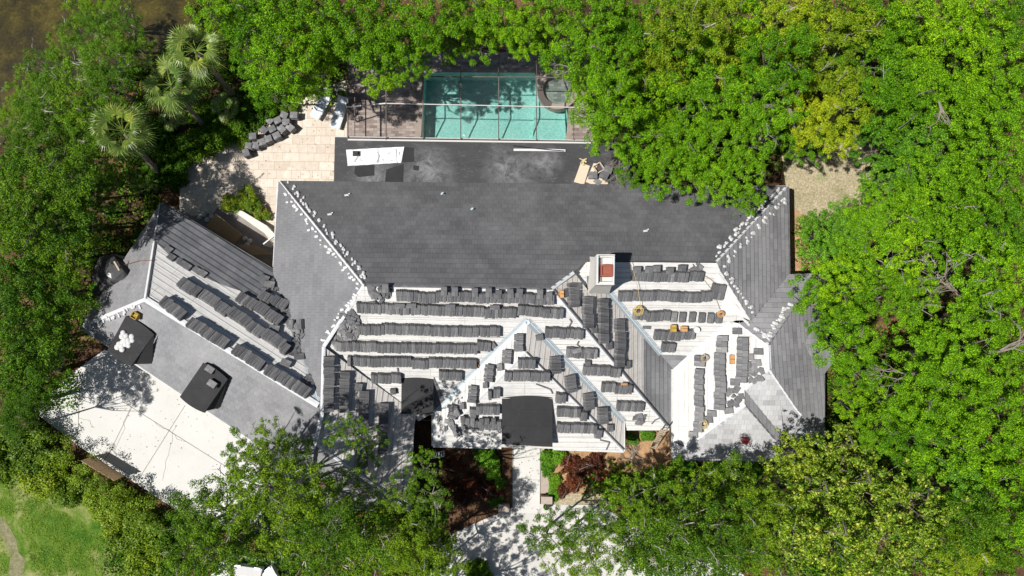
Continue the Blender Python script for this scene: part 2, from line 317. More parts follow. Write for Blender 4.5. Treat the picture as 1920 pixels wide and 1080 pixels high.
M['rope'] = mat('tan_rope', (.42, .33, .22), .9); M['ropey'] = mat('yellow_rope', (.55, .43, .18), .9); M['rust'] = mat('rusty_steel', (.22, .10, .06), .8)
def grassmat():
    m = mat('lawn', rough=.9, spec=.15); n = N(m); oc = n.coord('Object')
    a = n.noise(oc, .45, 6, .65, .6); c = n.ramp(a, [(.38, (.045, .13, .010)), (.52, (.12, .20, .025)), (.64, (.32, .32, .13))])
    f = n.noise(oc, 7, 6, .8); c = n.mix(1.0, c, n.ramp(f, [(.3, (.55,)*3), (.7, (1.3,)*3)]), 'MULTIPLY'); n.col(c); n.bump(f, .6, .05); return m
M['lawn'] = grassmat()
M['lawn_dry'] = noisy('dry_lawn', [(.3, (.34, .31, .17)), (.55, (.50, .42, .28)), (.75, (.30, .33, .15))], .6, 6, fine=9, finev=.5, bump=.5)
M['dirt'] = noisy('bare_soil', [(.3, (.13, .15, .05)), (.7, (.33, .29, .17))], 2, 6, fine=12, finev=.4)
M['bark'] = noisy('grey_bark', [(.3, (.17, .14, .115)), (.7, (.36, .31, .26))], 5, fine=25)
M['barkw'] = noisy('pale_dead_wood', [(.3, (.36, .32, .27)), (.7, (.58, .54, .47))], 5, fine=25)
M['oakb'] = leafmat('leaf_bright_oak', (.035, .115, .003), (.135, .335, .005), (.33, .60, .015), .17, .6, .18)
M['oaky'] = leafmat('leaf_yellow_oak', (.10, .175, .006), (.235, .36, .010), (.46, .58, .035), .22, .6, .18)
M['oakg'] = leafmat('leaf_blue_oak', (.03, .115, .006), (.11, .29, .012), (.27, .52, .045), .17, .6, .18)
M['oakd'] = leafmat('leaf_deep_oak', (.022, .072, .004), (.075, .185, .006), (.19, .36, .018), .2, .6, .18)
M['mang'] = leafmat('leaf_soft_mangrove', (.05, .14, .007), (.125, .28, .010), (.27, .46, .04), .22, .6, .18)
M['olive'] = leafmat('leaf_olive', (.035, .10, .005), (.105, .225, .008), (.25, .41, .03), .22, .6, .18)
M['magn'] = leafmat('leaf_magnolia', (.04, .10, .006), (.155, .285, .010), (.38, .52, .05), .17, .5, .3, (.62, .56, .12))
M['hedge'] = leafmat('leaf_hedge', (.10, .19, .008), (.19, .31, .014), (.29, .41, .03), .25)
M['palm'] = leafmat('leaf_fan_palm', (.07, .14, .025), (.17, .27, .05), (.34, .43, .12), .2, .4, .5)
M['croton'] = leafmat('leaf_croton', (.055, .012, .010), (.12, .028, .016), (.22, .10, .03), .2)
M['brom'] = leafmat('leaf_bromeliad', (.10, .18, .02), (.25, .32, .04), (.50, .45, .08), .25)
# ---------------------------------------------------------------- roof planes
ZE = 2.9; PT = .58
MN = Plane((525, 340), (1475, 350), (960, 450), ZE, PT)
MW = Plane((522, 342), (513, 500), (600, 420), ZE, PT)
ME = Plane((1475, 350), (1478, 515), (1400, 450), ZE, PT)
R1 = MN.hit(683, 535); R2 = MN.hit(1035, 541)
MS = Plane((700, 803), (1255, 804), (960, 600), R1.z - PT*0.98*(R1.y-at(960, 803, 2.4).y), PT)
MS = plane3(R1, R2, at(1250, 803, 2.35), (0, 1, 0))
C1 = MS.hit(1252, 803)
MEF = plane3(R2, C1, C1+Vector((0, 1, 0)), (-1, 0, 0))
RE1 = MN.hit(1100, 491); RE3 = MN.hit(1343, 493)
EWS = plane3(RE1, RE3, Vector((RE3.x, RE3.y-5, RE3.z-5*PT)), (0, 1, 0))
_z = EWS.hit(1262, 692).z; SEW = Plane((1262, 690), (1260, 855), (1400, 760), _z, (EWS.hit(1372, 603).z-_z)/(EWS.hit(1372, 603).x-EWS.hit(1262, 692).x)*.98)
SR = SEW.hit(1440, 647); SR2 = SEW.hit(1442, 692)
SEE = plane3(SR, SR2, at(1545, 720, ZE-.15), (-1, 0, 0))
SEN = plane3(SR, at(1478, 514, ZE), at(1540, 515, ZE), (0, -1, 0))
SL1 = SEW.hit(1396, 731); SL2 = SEW.hit(1396, 758)
SES = plane3(SR2, SL1, at(1548, 832, ZE-.3), (0, 1, 0))
SES2 = plane3(SL2, at(1262, 861, ZE-.4), at(1480, 864, ZE-.4), (0, 1, 0))
SEST = plane3(SL1, SL2, SES2.hit(1452, 823), (-1, 0, 0))
B = MW.hit(607, 650); B2 = MW.hit(604, 775); B3 = MW.hit(591, 832)
_zs = MS.hit(779, 776).z; SWE = plane3(B, B3, at(777, 800, _zs), (-1, 0, 0))
SWS = plane3(B3, at(768, 958, _zs), at(505, 955, _zs), (0, 1, 0))
P0 = MS.hit(989, 600); 
CWz = MS.hit(811, 774).z; CEz = MS.hit(1171, 790).z
PC1 = Vector((at(985, 660, P0.z-.05).x, at(985, 660, P0.z-.05).y, P0.z-.05))
CW = plane3(P0, PC1, at(812, 800, CWz), (1, 0, 0)); CE = plane3(P0, PC1, at(1169, 815, CEz), (-1, 0, 0)); CS = plane3(PC1, at(812, 835, CWz), at(1168, 845, CEz), (0, 1, 0))
GR1 = at(273, 561, 5.25); GR2 = at(597, 760, 5.12)
GNE = plane3(GR1, GR2, at(302, 381, ZE), (0, 1, 0)); GSW = plane3(GR1, GR2, at(150, 613, ZE), (0, -1, 0)); GW = plane3(GR1, at(302, 381, ZE), at(150, 613, ZE), (1, 0, 0))
FR = plane3(at(626, 343, 2.93), at(1182, 350, 2.93), at(960, 262, 2.72), (0, -1, 0))
for nm, p in (('MN', MN), ('MS', MS), ('MEF', MEF), ('EWS', EWS), ('SEW', SEW), ('SEE', SEE), ('SEN', SEN), ('SES', SES), ('SES2', SES2), ('SWE', SWE), ('CW', CW), ('CE', CE), ('CS', CS), ('GNE', GNE), ('GSW', GSW), ('GW', GW)):
    print('PLANE', nm, round(p.s, 3), [round(x, 2) for x in p.inn])
print('R1', R1, 'R2', R2, 'B', B, 'P0', P0, 'C1', C1, 'SR', SR)

def slope(name, pl, pix, mats, parent, course=None, batten=False, rise=.036, label=None):
    pts = [pl.uv(pl.hit(*p)) for p in pix]; mb = MB(); e = course or .33
    v0 = min(p[1] for p in pts); v1 = max(p[1] for p in pts)
    if batten:
        mb.face([pl.P3(u, v, 0) for u, v in pts], 0, pts); i = int(v0/e)-1
        while i*e < v1:
            q = clip(clip(pts, 1, i*e, True), 1, i*e+.04, False)
            if len(q) >= 3:
                mb.face([pl.P3(u, v, .022) for u, v in q], 1, q)
                for k in range(len(q)):
                    a, b = q[k], q[(k+1) % len(q)]
                    if abs(a[1]-b[1]) < 1e-5: mb.face([pl.P3(a[0], a[1], .0), pl.P3(b[0], b[1], .0), pl.P3(b[0], b[1], .022), pl.P3(a[0], a[1], .022)], 1, [a, b, b, a])
            i += 1
    else:
        i = int(math.floor(v0/e))
        while i*e < v1:
            lo, hi = i*e, (i+1)*e; q = clip(clip(pts, 1, lo, True), 1, hi, False)
            if len(q) >= 3:
                mb.face([pl.P3(u, v, rise*(hi-v)/e+.002) for u, v in q], 0, q)
                for k in range(len(q)):
                    a, b = q[k], q[(k+1) % len(q)]
                    if abs(a[1]-lo) < 1e-5 and abs(b[1]-lo) < 1e-5: mb.face([pl.P3(a[0], lo, -.03), pl.P3(b[0], lo, -.03), pl.P3(b[0], lo, rise+.002), pl.P3(a[0], lo, rise+.002)], 0, [(a[0], lo-.01), (b[0], lo-.01), (b[0], lo), (a[0], lo)])
            i += 1
    o = mb.build(name, mats, parent)
    if label: o['label'] = label
    return o
def vstrip(name, p, q, half, sag, mats, parent, lift=.03, label=None, center=None):
    """ridge, hip (sag<0) or valley (sag>0) strip with a fold down its middle"""
    mb = MB(); d = (q-p).normalized(); a = d.cross(Vector((0, 0, 1))).normalized()
    up = Vector((0, 0, 1)); L = up*lift; S = up*sag
    for sgn in (-1, 1):
        e0, e1 = p+a*half*sgn+L+S, q+a*half*sgn+L+S
        mb.face([p+L, q+L, e1, e0], 0)
        mb.face([e0, e1, e1-up*.035, e0-up*.035], 0)
    if center: mb.tube([p+L+up*.015, q+L+up*.015], center, 6, 1 if isinstance(mats, list) and len(mats) > 1 else 0)
    o = mb.build(name, mats, parent)
    if label: o['label'] = label
    return o

house = empty('house', (0, 4, 0), 'long grey tiled house being re-roofed, white underlayment and tile stacks on its street side', 'house')
garage = empty('garage', at(380, 640, 0), 'garage wing set at an angle with hipped tile roof beside the pale driveway', 'garage')
mem = [M['mem'], M['batten']]; memw = [M['mem_w'], M['batten_w']]
# laid tile
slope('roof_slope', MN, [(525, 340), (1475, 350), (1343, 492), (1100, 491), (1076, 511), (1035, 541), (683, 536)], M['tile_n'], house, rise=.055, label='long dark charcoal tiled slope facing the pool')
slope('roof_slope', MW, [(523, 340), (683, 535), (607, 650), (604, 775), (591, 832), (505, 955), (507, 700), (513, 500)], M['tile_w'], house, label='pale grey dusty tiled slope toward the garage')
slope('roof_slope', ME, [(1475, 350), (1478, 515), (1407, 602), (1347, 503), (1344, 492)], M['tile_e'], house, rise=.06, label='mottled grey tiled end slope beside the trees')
slope('roof_slope', SEN, [(1384, 606), (1440, 648), (1492, 572), (1542, 513), (1478, 515), (1408, 600)], M['tile_e'], house, rise=.06)
slope('roof_slope', SEE, [(1440, 647), (1442, 692), (1492, 765), (1545, 832), (1545, 600), (1545, 515), (1492, 571)], M['tile_e'], house, rise=.06)
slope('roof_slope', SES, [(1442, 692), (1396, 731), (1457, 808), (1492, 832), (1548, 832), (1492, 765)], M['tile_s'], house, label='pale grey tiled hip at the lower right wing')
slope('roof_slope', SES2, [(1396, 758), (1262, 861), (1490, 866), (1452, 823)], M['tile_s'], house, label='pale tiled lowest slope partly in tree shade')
slope('roof_slope', SEST, [(1396, 731), (1396, 758), (1452, 823), (1490, 866), (1512, 866), (1457, 808)], M['tile_e'], house)
# underlayment
slope('roof_slope', MS, [(683, 535), (1035, 541), (1252, 803), (1170, 803), (1171, 790), (989, 598), (811, 774), (785, 790), (770, 775), (630, 667), (607, 650)], mem, house, batten=True, label='white underlayment slope carrying the long rows of tile stacks')
slope('roof_slope', MEF, [(1035, 541), (1076, 511), (1107, 550), (1143, 548), (1207, 625), (1207, 735), (1252, 803)], memw, house, batten=True)
slope('roof_slope', MEF, [(1207, 625), (1239, 664), (1262, 692), (1262, 798), (1252, 803), (1207, 740)], M['tile_e'], house)
slope('roof_slope', EWS, [(1076, 511), (1100, 491), (1343, 493), (1407, 600), (1380, 601), (1369, 604), (1262, 692), (1239, 664), (1143, 548), (1107, 550)], mem, house, batten=True)
tri = plane3(EWS.hit(1239, 664), EWS.hit(1288, 667), MEF.hit(1262, 692), (0, 1, 0))
mb = MB(); q = [EWS.hit(1239, 665, .03), EWS.hit(1289, 667, .03), EWS.hit(1262, 692, .03)]; mb.face(q, 0, [(p.x, p.y) for p in q]); mb.build('roof_slope', M['tile_e'], house)
slope('roof_slope', SEW, [(1369, 603), (1384, 606), (1440, 647), (1442, 692), (1396, 731), (1396, 758), (1262, 861), (1260, 855), (1262, 692)], mem, house, batten=True, label='white underlayment slope of the right wing')
slope('roof_slope', SWE, [(607, 650), (630, 667), (780, 776), (777, 800), (768, 958), (591, 832), (604, 775)], memw, house, batten=True, label='shaded underlayment slope of the lower left wing')
slope('roof_slope', SWS, [(591, 832), (768, 958), (505, 955)], M['tile_gs'], house)
slope('roof_slope', CW, [(989, 598), (985, 660), (812, 835), (811, 774)], mem, house, batten=True)
slope('roof_slope', CE, [(989, 598), (1171, 790), (1168, 845), (985, 660)], memw, house, batten=True)
slope('roof_slope', CS, [(985, 660), (1168, 845), (812, 835)], mem, house, batten=True, label='white underlayment slope over the front door')
# flat lanai roof
q = [FR.hit(628, 257), FR.hit(1102, 264), FR.hit(1182, 266), FR.hit(1184, 351), FR.hit(626, 344)]
mb = MB(); mb.face([p+Vector((0, 0, .01)) for p in q], 0)
for i in range(5): a, b = q[i], q[(i+1) % 5]; mb.face([a, b, b-Vector((0, 0, .22)), a-Vector((0, 0, .22))], 0)
mb.build('flat_roof', M['flat'], house)
# garage
slope('roof_slope', GNE, [(302, 381), (273, 561), (597, 760), (590, 712), (553, 610), (514, 509)], mem, garage, batten=True)
gy = [(302, 381), (290, 452), (330, 490), (400, 528), (490, 560), (512, 528), (514, 508)]
o = slope('laid_tiles', GNE, gy, M['tile_g'], garage, rise=.05); o.location = (0, 0, .05)
slope('roof_slope', GSW, [(273, 561), (150, 613), (470, 824), (560, 884), (591, 832), (597, 760)], M['tile_gs'], garage, label='pale dusty tiled slope above the driveway')
slope('roof_slope', GW, [(302, 381), (273, 561), (150, 613)], M['tile_gs'], garage)
# walls (footprints a little inside the eaves)
def walls(parent, pts, z=2.75):
    mb = MB(); n = len(pts); P = [Vector((p.x, p.y, 0)) for p in pts]
    for i in range(n): a, b = P[i], P[(i+1) % n]; mb.face([a, b, b+Vector((0, 0, z)), a+Vector((0, 0, z))], 0, [(0, 0), (1, 0), (1, 1), (0, 1)])
    return mb.build('wall', M['wall'], parent)
fw = lambda L, z=ZE: [at(px, py, z) for px, py in L]
walls(house, fw([(537, 355), (1463, 363), (1465, 527), (1530, 530), (1530, 815), (1275, 848), (1275, 790), (1150, 785), (1150, 828), (828, 820), (828, 772), (765, 775), (757, 935), (520, 935), (600, 775), (527, 505)]), 2.2)
walls(garage, fw([(305, 400), (508, 515), (585, 700), (540, 840), (475, 806), (170, 612)]), 2.6)
# eave gutters and fascia
def gutter(a, b, pl, parent, m='gutter', wd=.12):
    A, Bq = pl.hit(*a), pl.hit(*b); mb = MB(); mb.beam(A-Vector((0, 0, .07)), Bq-Vector((0, 0, .07)), wd, .13); mb.build('gutter', M[m], parent)
for a, b, pl in (((812, 837), (940, 840), CS), ((1037, 842), (1169, 847), CS), ((1170, 805), (1255, 805), MS), ((1261, 692), (1261, 861), SEW), ((811, 775), (811, 836), CW), ((1170, 791), (1170, 846), CE), ((774, 800), (768, 958), SWE), ((523, 340), (626, 342), MN), ((1184, 350), (1475, 350), MN), ((628, 257), (1102, 264), FR), ((513, 500), (521, 342), MW)):
    gutter(a, b, pl, house)
gutter((1545, 702), (1545, 832), SEE, house, 'hipdark'); gutter((1478, 350), (1480, 515), ME, house, 'hipdark'); gutter((1262, 862), (1490, 867), SES2, house, 'hipdark')
gutter((302, 380), (514, 507), GNE, garage, 'hipdark'); gutter((150, 614), (470, 825), GSW, garage)
# hips, ridges, valleys
def hip(p, q, parent, m='flash_w', half=.09, lift=.05, sag=-.04, name='hip_strip', c=None): return vstrip(name, p, q, half, sag, M[m] if not isinstance(m, list) else m, parent, lift, None, c)
hip(MN.hit(525, 340), MN.hit(683, 535), house, 'flash_w', .08); hip(MN.hit(527, 340), MN.hit(685, 534), house, 'hipdark', .05, .09)
hip(MW.hit(683, 535), MW.hit(607, 650), house, 'flash_w', .10)
hip(MW.hit(607, 650), MW.hit(604, 775), house, 'flash_w', .10)
hip(MW.hit(591, 832), SWS.hit(768, 958), house, 'flash_w', .08); hip(B2, B3, house, 'flash_w', .10)
hip(R1, R2, house, 'hipdark', .07, name='ridge_board')
hip(MN.hit(1035, 541), MN.hit(1076, 511), house, 'flash_w', .09); hip(MS.hit(1035, 543), MS.hit(1252, 803), house, 'flash_w', .11); hip(MS.hit(1038, 543), MS.hit(1254, 801), house, 'hipdark', .05, .10)
hip(MN.hit(1475, 350), MN.hit(1343, 492), house, 'flash_w', .09); hip(EWS.hit(1343, 493), EWS.hit(1407, 600), house, 'flash_w', .09)
hip(SEW.hit(1384, 606), SEW.hit(1440, 647), house, 'flash_w', .11); hip(SR, SEE.hit(1492, 571), house, 'hipdark', .07); hip(SR, SR2, house, 'flash_w', .14)
hip(SR2, SEW.hit(1396, 731), house, 'flash_w', .09); hip(SR2, SES.hit(1492, 765), house, 'flash_w', .08); hip(SEW.hit(1396, 758), SEW.hit(1262, 861), house, 'flash_w', .12); hip(SES.hit(1492, 765), SES.hit(1548, 832), house, 'flash_w', .08); hip(SES2.hit(1396, 758), SES2.hit(1452, 823), house, 'hipdark', .05)
hip(PC1, CS.hit(812, 835), house, 'flash_w', .07); hip(PC1, CS.hit(1168, 845), house, 'flash_w', .06); hip(CE.hit(987, 660), CE.hit(1170, 843), house, 'hipdark', .045, .09)
def valley(p, q, parent, half=.22, m='flash'): return vstrip('valley_flashing', p, q, half, .04, [M[m], M['flash_w']], parent, .035, None, .025)
valley(MS.hit(989, 600), MS.hit(811, 774), house, .2); valley(MS.hit(990, 600), MS.hit(1171, 790), house, .22); valley(MS.hit(629, 666), MS.hit(778, 778), house, .2)
valley(EWS.hit(1076, 511), EWS.hit(1107, 550), house, .15); valley(EWS.hit(1143, 548), EWS.hit(1239, 664), house, .17); valley(EWS.hit(1369, 604), EWS.hit(1262, 692), house, .2, 'flash_w')
valley(GNE.hit(514, 509), GNE.hit(553, 610), garage, .17); valley(GNE.hit(553, 610), GNE.hit(598, 752), garage, .17)
hip(GR1, GR2, garage, 'flash_w', .16, .05, name='ridge_board'); hip(GNE.hit(302, 381), GR1, garage, 'flash_w', .11); hip(GNE.hit(303, 382), GNE.hit(276, 560), garage, 'hipdark', .05, .1); hip(GSW.hit(150, 613), GR1, garage, 'flash_w', .10)
# ---------------------------------------------------------------- dormers and chimney
def dormer(parent, fl, fr, br, bl, zf, zb, slopepl, bulge, label, front_bulge=0.0):
    """shed dormer: pixel corners front-left, front-right, back-right, back-left at heights zf / zb; bulge arches the back edge in plan"""
    root = MB(); FL, FRr = at(*fl, zf), at(*fr, zf); BR, BL = at(*br, zb), at(*bl, zb); n = 12
    back = []; front = []
    for i in range(n+1):
        t = i/n; arch = 4*t*(1-t)
        back.append(BL.lerp(BR, t)+(BL-FL).normalized()*bulge*arch+Vector((0, 0, .03*arch)))
        front.append(FL.lerp(FRr, t)+Vector((0, 0, .05*arch))-(BL-FL).normalized()*front_bulge*arch)
    for i in range(n):
        root.face([front[i], front[i+1], back[i+1], back[i]], 0)
        root.face([front[i]-Vector((0, 0, .16)), front[i+1]-Vector((0, 0, .16)), front[i+1], front[i]], 0)
    for a, b in ((FL, BL), (FRr, BR)):      # edge of the sheet
        root.face([a, b, b-Vector((0, 0, .14)), a-Vector((0, 0, .14))], 0)
    o = root.build('dormer_roof', M['dmem'], parent); o['label'] = label
    ck = MB(); ins = .06
    for a, b in ((FL, BL), (FRr, BR)):
        dv = (FRr-FL).normalized()*(ins if a is FL else -ins); a2 = a+dv+(b-a).normalized()*.5; b2 = b+dv
        ck.face([a2-Vector((0, 0, .05)), b2-Vector((0, 0, .03)), slopepl.on(b2, -.05), slopepl.on(a2, -.05)], 0)
    a2 = FL+(BL-FL).normalized()*.5; b2 = FRr+(BR-FRr).normalized()*.5
    ck.face([a2, b2, Vector((b2.x, b2.y, min(slopepl.on(b2).z, b2.z)-.4)), Vector((a2.x, a2.y, min(slopepl.on(a2).z, a2.z)-.4))], 0)
    ck.build('dormer_cheek', M['dmem'], o)
    return o
zc = CS.hit(988, 738).z
d1 = dormer(house, (941, 833), (1036, 838), (1036, 737), (941, 735), 3.55, zc-.05, CS, .06, 'large black membrane dormer roof above the front walk')
zd = MS.hit(783, 705).z
d2 = dormer(house, (752, 776), (812, 778), (813, 706), (753, 707), 3.75, zd-.08, MS, .28, 'smaller black dormer roof with a curved top edge')
# dark cheek sheet right of the small dormer
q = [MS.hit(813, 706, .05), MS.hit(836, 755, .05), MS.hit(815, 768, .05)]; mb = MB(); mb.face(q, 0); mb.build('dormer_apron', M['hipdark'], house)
zg = GSW.hit(410, 690).z
d3 = dormer(garage, (337, 744), (383, 774), (427, 711), (381, 680), 3.75, zg+.25, GSW, .12, 'right black shed dormer carrying two tile blocks', .1)
zg2 = GSW.hit(270, 610).z
d4 = dormer(garage, (201, 657), (246, 686), (289, 627), (236, 592), 3.75, zg2+.15, GSW, .12, 'left black shed dormer carrying white foam rounds', .1)
for dd, (a, b, c) in ((d3, ((384, 771), (427, 712), (413, 764))), (d4, ((250, 683), (289, 628), (285, 682)))):
    za = 3.7; mb = MB(); A = at(*a, 3.6); Bb = at(*b, zg+.2); Cc = GSW.hit(*c, .03); mb.face([A, Bb, Cc], 0); mb.face([A, Cc, GSW.on(A, .02)], 0); o = mb.build('cheek_apron', M['dmem'], dd)
# bay roof bump at the right end
q = [SEE.hit(1508, 645, .05), SEE.hit(1520, 620, .2), at(1548, 622, 3.2), at(1566, 674, 2.9), at(1545, 703, 2.9)]
mb = MB(); mid = SEE.hit(1522, 672, .28); 
for i in range(5): mb.face([q[i], q[(i+1) % 5], mid], 0)
mb.face([q[3], q[4], q[4]-Vector((0, 0, .2)), q[3]-Vector((0, 0, .2))], 0); mb.build('bay_roof', M['tile_gs'], house)
mb = MB(); q = [at(1384, 738, 5.1), at(1384, 738, 5.1)]
# round-ended turret roof at the garage's far end
tc = at(214, 514, 2.7); ap = at(232, 508, 4.0); mb = MB(); ring = [at(px, py, 2.7) for px, py in ((212, 476), (238, 490), (266, 507), (262, 540), (236, 556), (212, 552), (176, 556), (170, 520), (186, 482))]
for i in range(len(ring)): mb.face([ring[i], ring[(i+1) % len(ring)], ap], 0); 
for i in range(len(ring)): a, b = ring[i], ring[(i+1) % len(ring)]; mb.face([a, b, Vector((b.x, b.y, 0)), Vector((a.x, a.y, 0))], 1)
mb.build('turret_roof', [M['flat'], M['wall']], garage)

def axis_frame(o, u, v, n, loc):
    o.matrix_world = Matrix(((u.x, v.x, n.x, loc.x), (u.y, v.y, n.y, loc.y), (u.z, v.z, n.z, loc.z), (0, 0, 0, 1)))
X3, Y3, Z3 = Vector((1, 0, 0)), Vector((0, 1, 0)), Vector((0, 0, 1))
# chimney: flared stucco shaft, recessed crown, clay flue and a metal cap frame
zt = 7.9; c0 = [at(1119, 477, zt), at(1153, 477, zt), at(1152, 534, zt), at(1118, 534, zt)]
mb = MB(); zb = 4.6
cen = sum(c0, Vector())/4
def ringpts(k, z): return [Vector((cen.x+(p.x-cen.x)*k, cen.y+(p.y-cen.y)*k, z)) for p in c0]
r_top = ringpts(1, zt); r_in = ringpts(.80, zt); r_rec = ringpts(.80, zt-.32); r_b1 = ringpts(1.0, zt-1.0); r_b2 = ringpts(1.32, zb+.5); r_b3 = ringpts(1.32, zb-.6)
def band(A, B, m=0):
    for i in range(4): mb.face([A[i], A[(i+1) % 4], B[(i+1) % 4], B[i]], m)
band(r_in, r_top); band(r_rec, r_in); band(r_top, r_b1); band(r_b1, r_b2); band(r_b2, r_b3); mb.face(r_rec, 0)
ch = mb.build('chimney', M['stuccow'], house); ch['label'] = 'white stucco chimney with flared base and open top'
mb = MB(); fc = Vector((cen.x+.05, cen.y-.05, zt-.32)); 
for dx, dy, sx, sy in ((-.27, 0, .04, .3), (.27, 0, .04, .3), (0, -.27, .23, .04), (0, .27, .23, .04)): mb.box(fc+Vector((dx, dy, .2)), (sx, 0, 0), (0, sy, 0), (0, 0, .2))
mb.box(fc+Vector((0, 0, .30)), (.23, 0, 0), (0, .23, 0), (0, 0, .02)); mb.build('clay_flue', M['clay'], ch)
mb = MB(); e = [p+Vector((0, 0, .16)) for p in ringpts(.88, zt)]; mb.tube([e[3], e[0], e[1], e[2]], .03, 4)
for p in e: mb.tube([p-Vector((0, 0, .16)), p], .03, 4)
mb.build('cap_frame', M['flash'], ch)
# ---------------------------------------------------------------- stacks of roof tile
def pack_mesh(wd, ln, ht, seed, m):
    r = random.Random(seed); mb = MB(); k = 4; t = wd/k
    for i in range(k):
        x = -wd/2+t*(i+.5); dz = r.uniform(-.008, .008); dy = r.uniform(-.010, .010); lean = .025
        c = Vector((x, dy, ht/2+dz)); mb.box(c, (t*.47, 0, 0), (0, ln/2, 0), (lean*.5, 0, ht/2))
        mb.box(c+Vector((0, ln*.46, ht*.5+.004)), (t*.4, 0, 0), (0, .012, 0), (0, 0, .008))      # head lug
    return mb.mesh('tile_pack', m)
packs = {}
def get_pack(wd, ln, ht, m):
    key = (round(wd, 2), round(ln, 2), round(ht, 2), m)
    if key not in packs: packs[key] = [pack_mesh(wd-.012, ln, ht, hash(key)+i, M[m]) for i in range(3)]
    return packs[key]
def row(pl, a, b, where, pitch=.19, ln=.58, ht=.28, m='stile', gp=.18, bundle=(4, 8), singles=False, group='bundles of roof tile laid out on the roof', kind='row'):
    """a row of leaning tile bundles between two pixels measured on the tops of the tiles"""
    A = pl.hit(a[0], a[1], ht); Bq = pl.hit(b[0], b[1], ht); d = Bq-A; L = d.length; u = d/L; n = pl.n; v = n.cross(u).normalized()
    tot = max(1, int(round(L/pitch))); runs = []; left = tot
    while left > 0:
        k = 1 if singles else random.randint(*bundle); k = min(k, left)
        if left-k in (1,) and not singles: k = left
        runs.append(k); left -= k
    i = 0
    for j, k in enumerate(runs):
        x = (i+k/2)*pitch; i += k; jit = random.uniform(-.045, .045)
        loc = A+u*(x)-n*ht+v*jit; 
        if random.random() < gp: loc += v*random.choice((-1, 1))*.05
        t = empty('tile_bundle'); ang = random.uniform(-.025, .025); uu = (u*math.cos(ang)+v*math.sin(ang)); vv = n.cross(uu); axis_frame(t, uu, vv, n, loc+n*.03)
        ends = 'left' if kind == 'row' else 'top'
        cnt = len(runs)
        if cnt == 1: lab = f'grey tile bundle {where}'
        else: lab = f'{ordw(j+1)} tile bundle from the {ends} {where}'
        tag(t, lab, 'tile stack', group)
        P = get_pack(pitch, ln, ht, m)
        for q in range(k):
            c = bpy.data.objects.new('tile', random.choice(P)); col.objects.link(c); c.parent = t
            c.location = (((q+.5)-k/2)*pitch*.985, random.uniform(-.022, .022), random.uniform(-.018, .01)); c.rotation_euler = (random.uniform(-.03, .03), random.uniform(-.04, .04), random.uniform(-.035, .035))
def single(pl, p, label, ang=0, ht=.12, sz=(.42, .30), m='stile', group='loose roof tiles lying on the stacks', base=.28, k=3):
    """a few loose tiles lying flat"""
    mb = MB(); r = random
    for i in range(k): mb.box((r.uniform(-.02, .02), r.uniform(-.02, .02), .015+i*ht/k), (sz[0]/2, r.uniform(-.01, .01), 0), (r.uniform(-.01, .01), sz[1]/2, 0), (0, 0, ht/k*.46)); mb.box((0, sz[1]*.4, .02+i*ht/k+ht/k*.46), (sz[0]*.4, 0, 0), (0, .012, 0), (0, 0, .006))
    o = mb.build('loose_tile', M[m]); n = pl.n; u = pl.u*math.cos(ang)+pl.v*math.sin(ang); v = n.cross(u); axis_frame(o, u, v, n, pl.hit(p[0], p[1], base+ht/2)-n*(ht/2)); tag(o, label, 'roof tile', group)
# main street slope
row(MS, (742, 556), (1036, 561), 'in the top row just below the main ridge')
row(MS, (668, 579), (812, 583), 'in the second ridge row, left half'); row(MS, (814, 584), (966, 588), 'in the second ridge row, middle'); row(MS, (970, 583), (1060, 589), 'in the second ridge row above the gable peak')
row(MS, (668, 618), (804, 621), 'in the third ridge row, left half'); row(MS, (806, 621), (938, 624), 'in the third ridge row, right half')
row(MS, (628, 651), (893, 656), 'in the long fourth row below the main ridge'); row(MS, (894, 648), (917, 650), 'at the right end of the long fourth row beside the valley')
row(MS, (662, 679), (892, 683), 'in the fifth row, just above the small curved dormer'); row(MS, (651, 678), (660, 679), 'at the far left of the fifth row', bundle=(1, 2))
row(MS, (695, 710), (750, 711), 'left of the small curved dormer'); row(MS, (822, 704), (868, 706), 'right of the small curved dormer')
row(MS, (1022, 624), (1095, 628), 'right of the centre gable peak, topmost short row'); row(MS, (1062, 661), (1121, 664), 'in the second short row right of the centre gable'); row(MS, (1093, 696), (1163, 698), 'in the third short row right of the centre gable')
row(MS, (1128, 728), (1188, 730), 'in the fourth short row right of the centre gable'); row(MS, (1157, 762), (1204, 764), 'in the lowest short row right of the centre gable')
for i, (x, y, wh) in enumerate(((723, 541, 'at the far left'), (833, 545, 'second from the left'), (853, 546, 'third from the left'), (890, 548, 'fourth from the left'), (917, 548, 'fifth from the left'), (935, 552, 'sixth from the left'), (958, 550, 'seventh from the left'), (974, 549, 'eighth from the left'), (997, 561, 'ninth from the left'), (1013, 551, 'tenth from the left'), (1030, 556, 'rightmost'))):
    single(MS, (x, y), f'loose grey tile poking above the top row under the ridge, {wh}', random.uniform(-.1, .1), .10, (.32, .50))
for x, y, wh in ((750, 574, 'leftmost'), (772, 573, 'second from the left'), (845, 575, 'middle one'), (928, 576, 'fourth from the left'), (1023, 583, 'rightmost')): single(MS, (x, y), f'dark tile lying flat on top of the second row, {wh}', 0, .10, (.50, .26))
for x, y, a, wh in ((699, 570, .3, 'beside the left end of the top row'), (703, 552, -.5, 'just right of the ridge end'), (660, 600, 1.0, 'at the hip left of the second row'), (645, 620, .5, 'in the messy pile left of the third row'), (655, 628, -.3, 'in the messy pile above the fourth row'), (642, 638, 1.4, 'in the messy pile at the hip'), (668, 608, .1, 'above the left end of the third row'), (640, 612, .8, 'close to the left hip')): single(MS, (x, y), f'loose grey tile {wh}', a, .12, (.42, .32), 'stile' if random.random() < .6 else 'stile_l', base=.05)
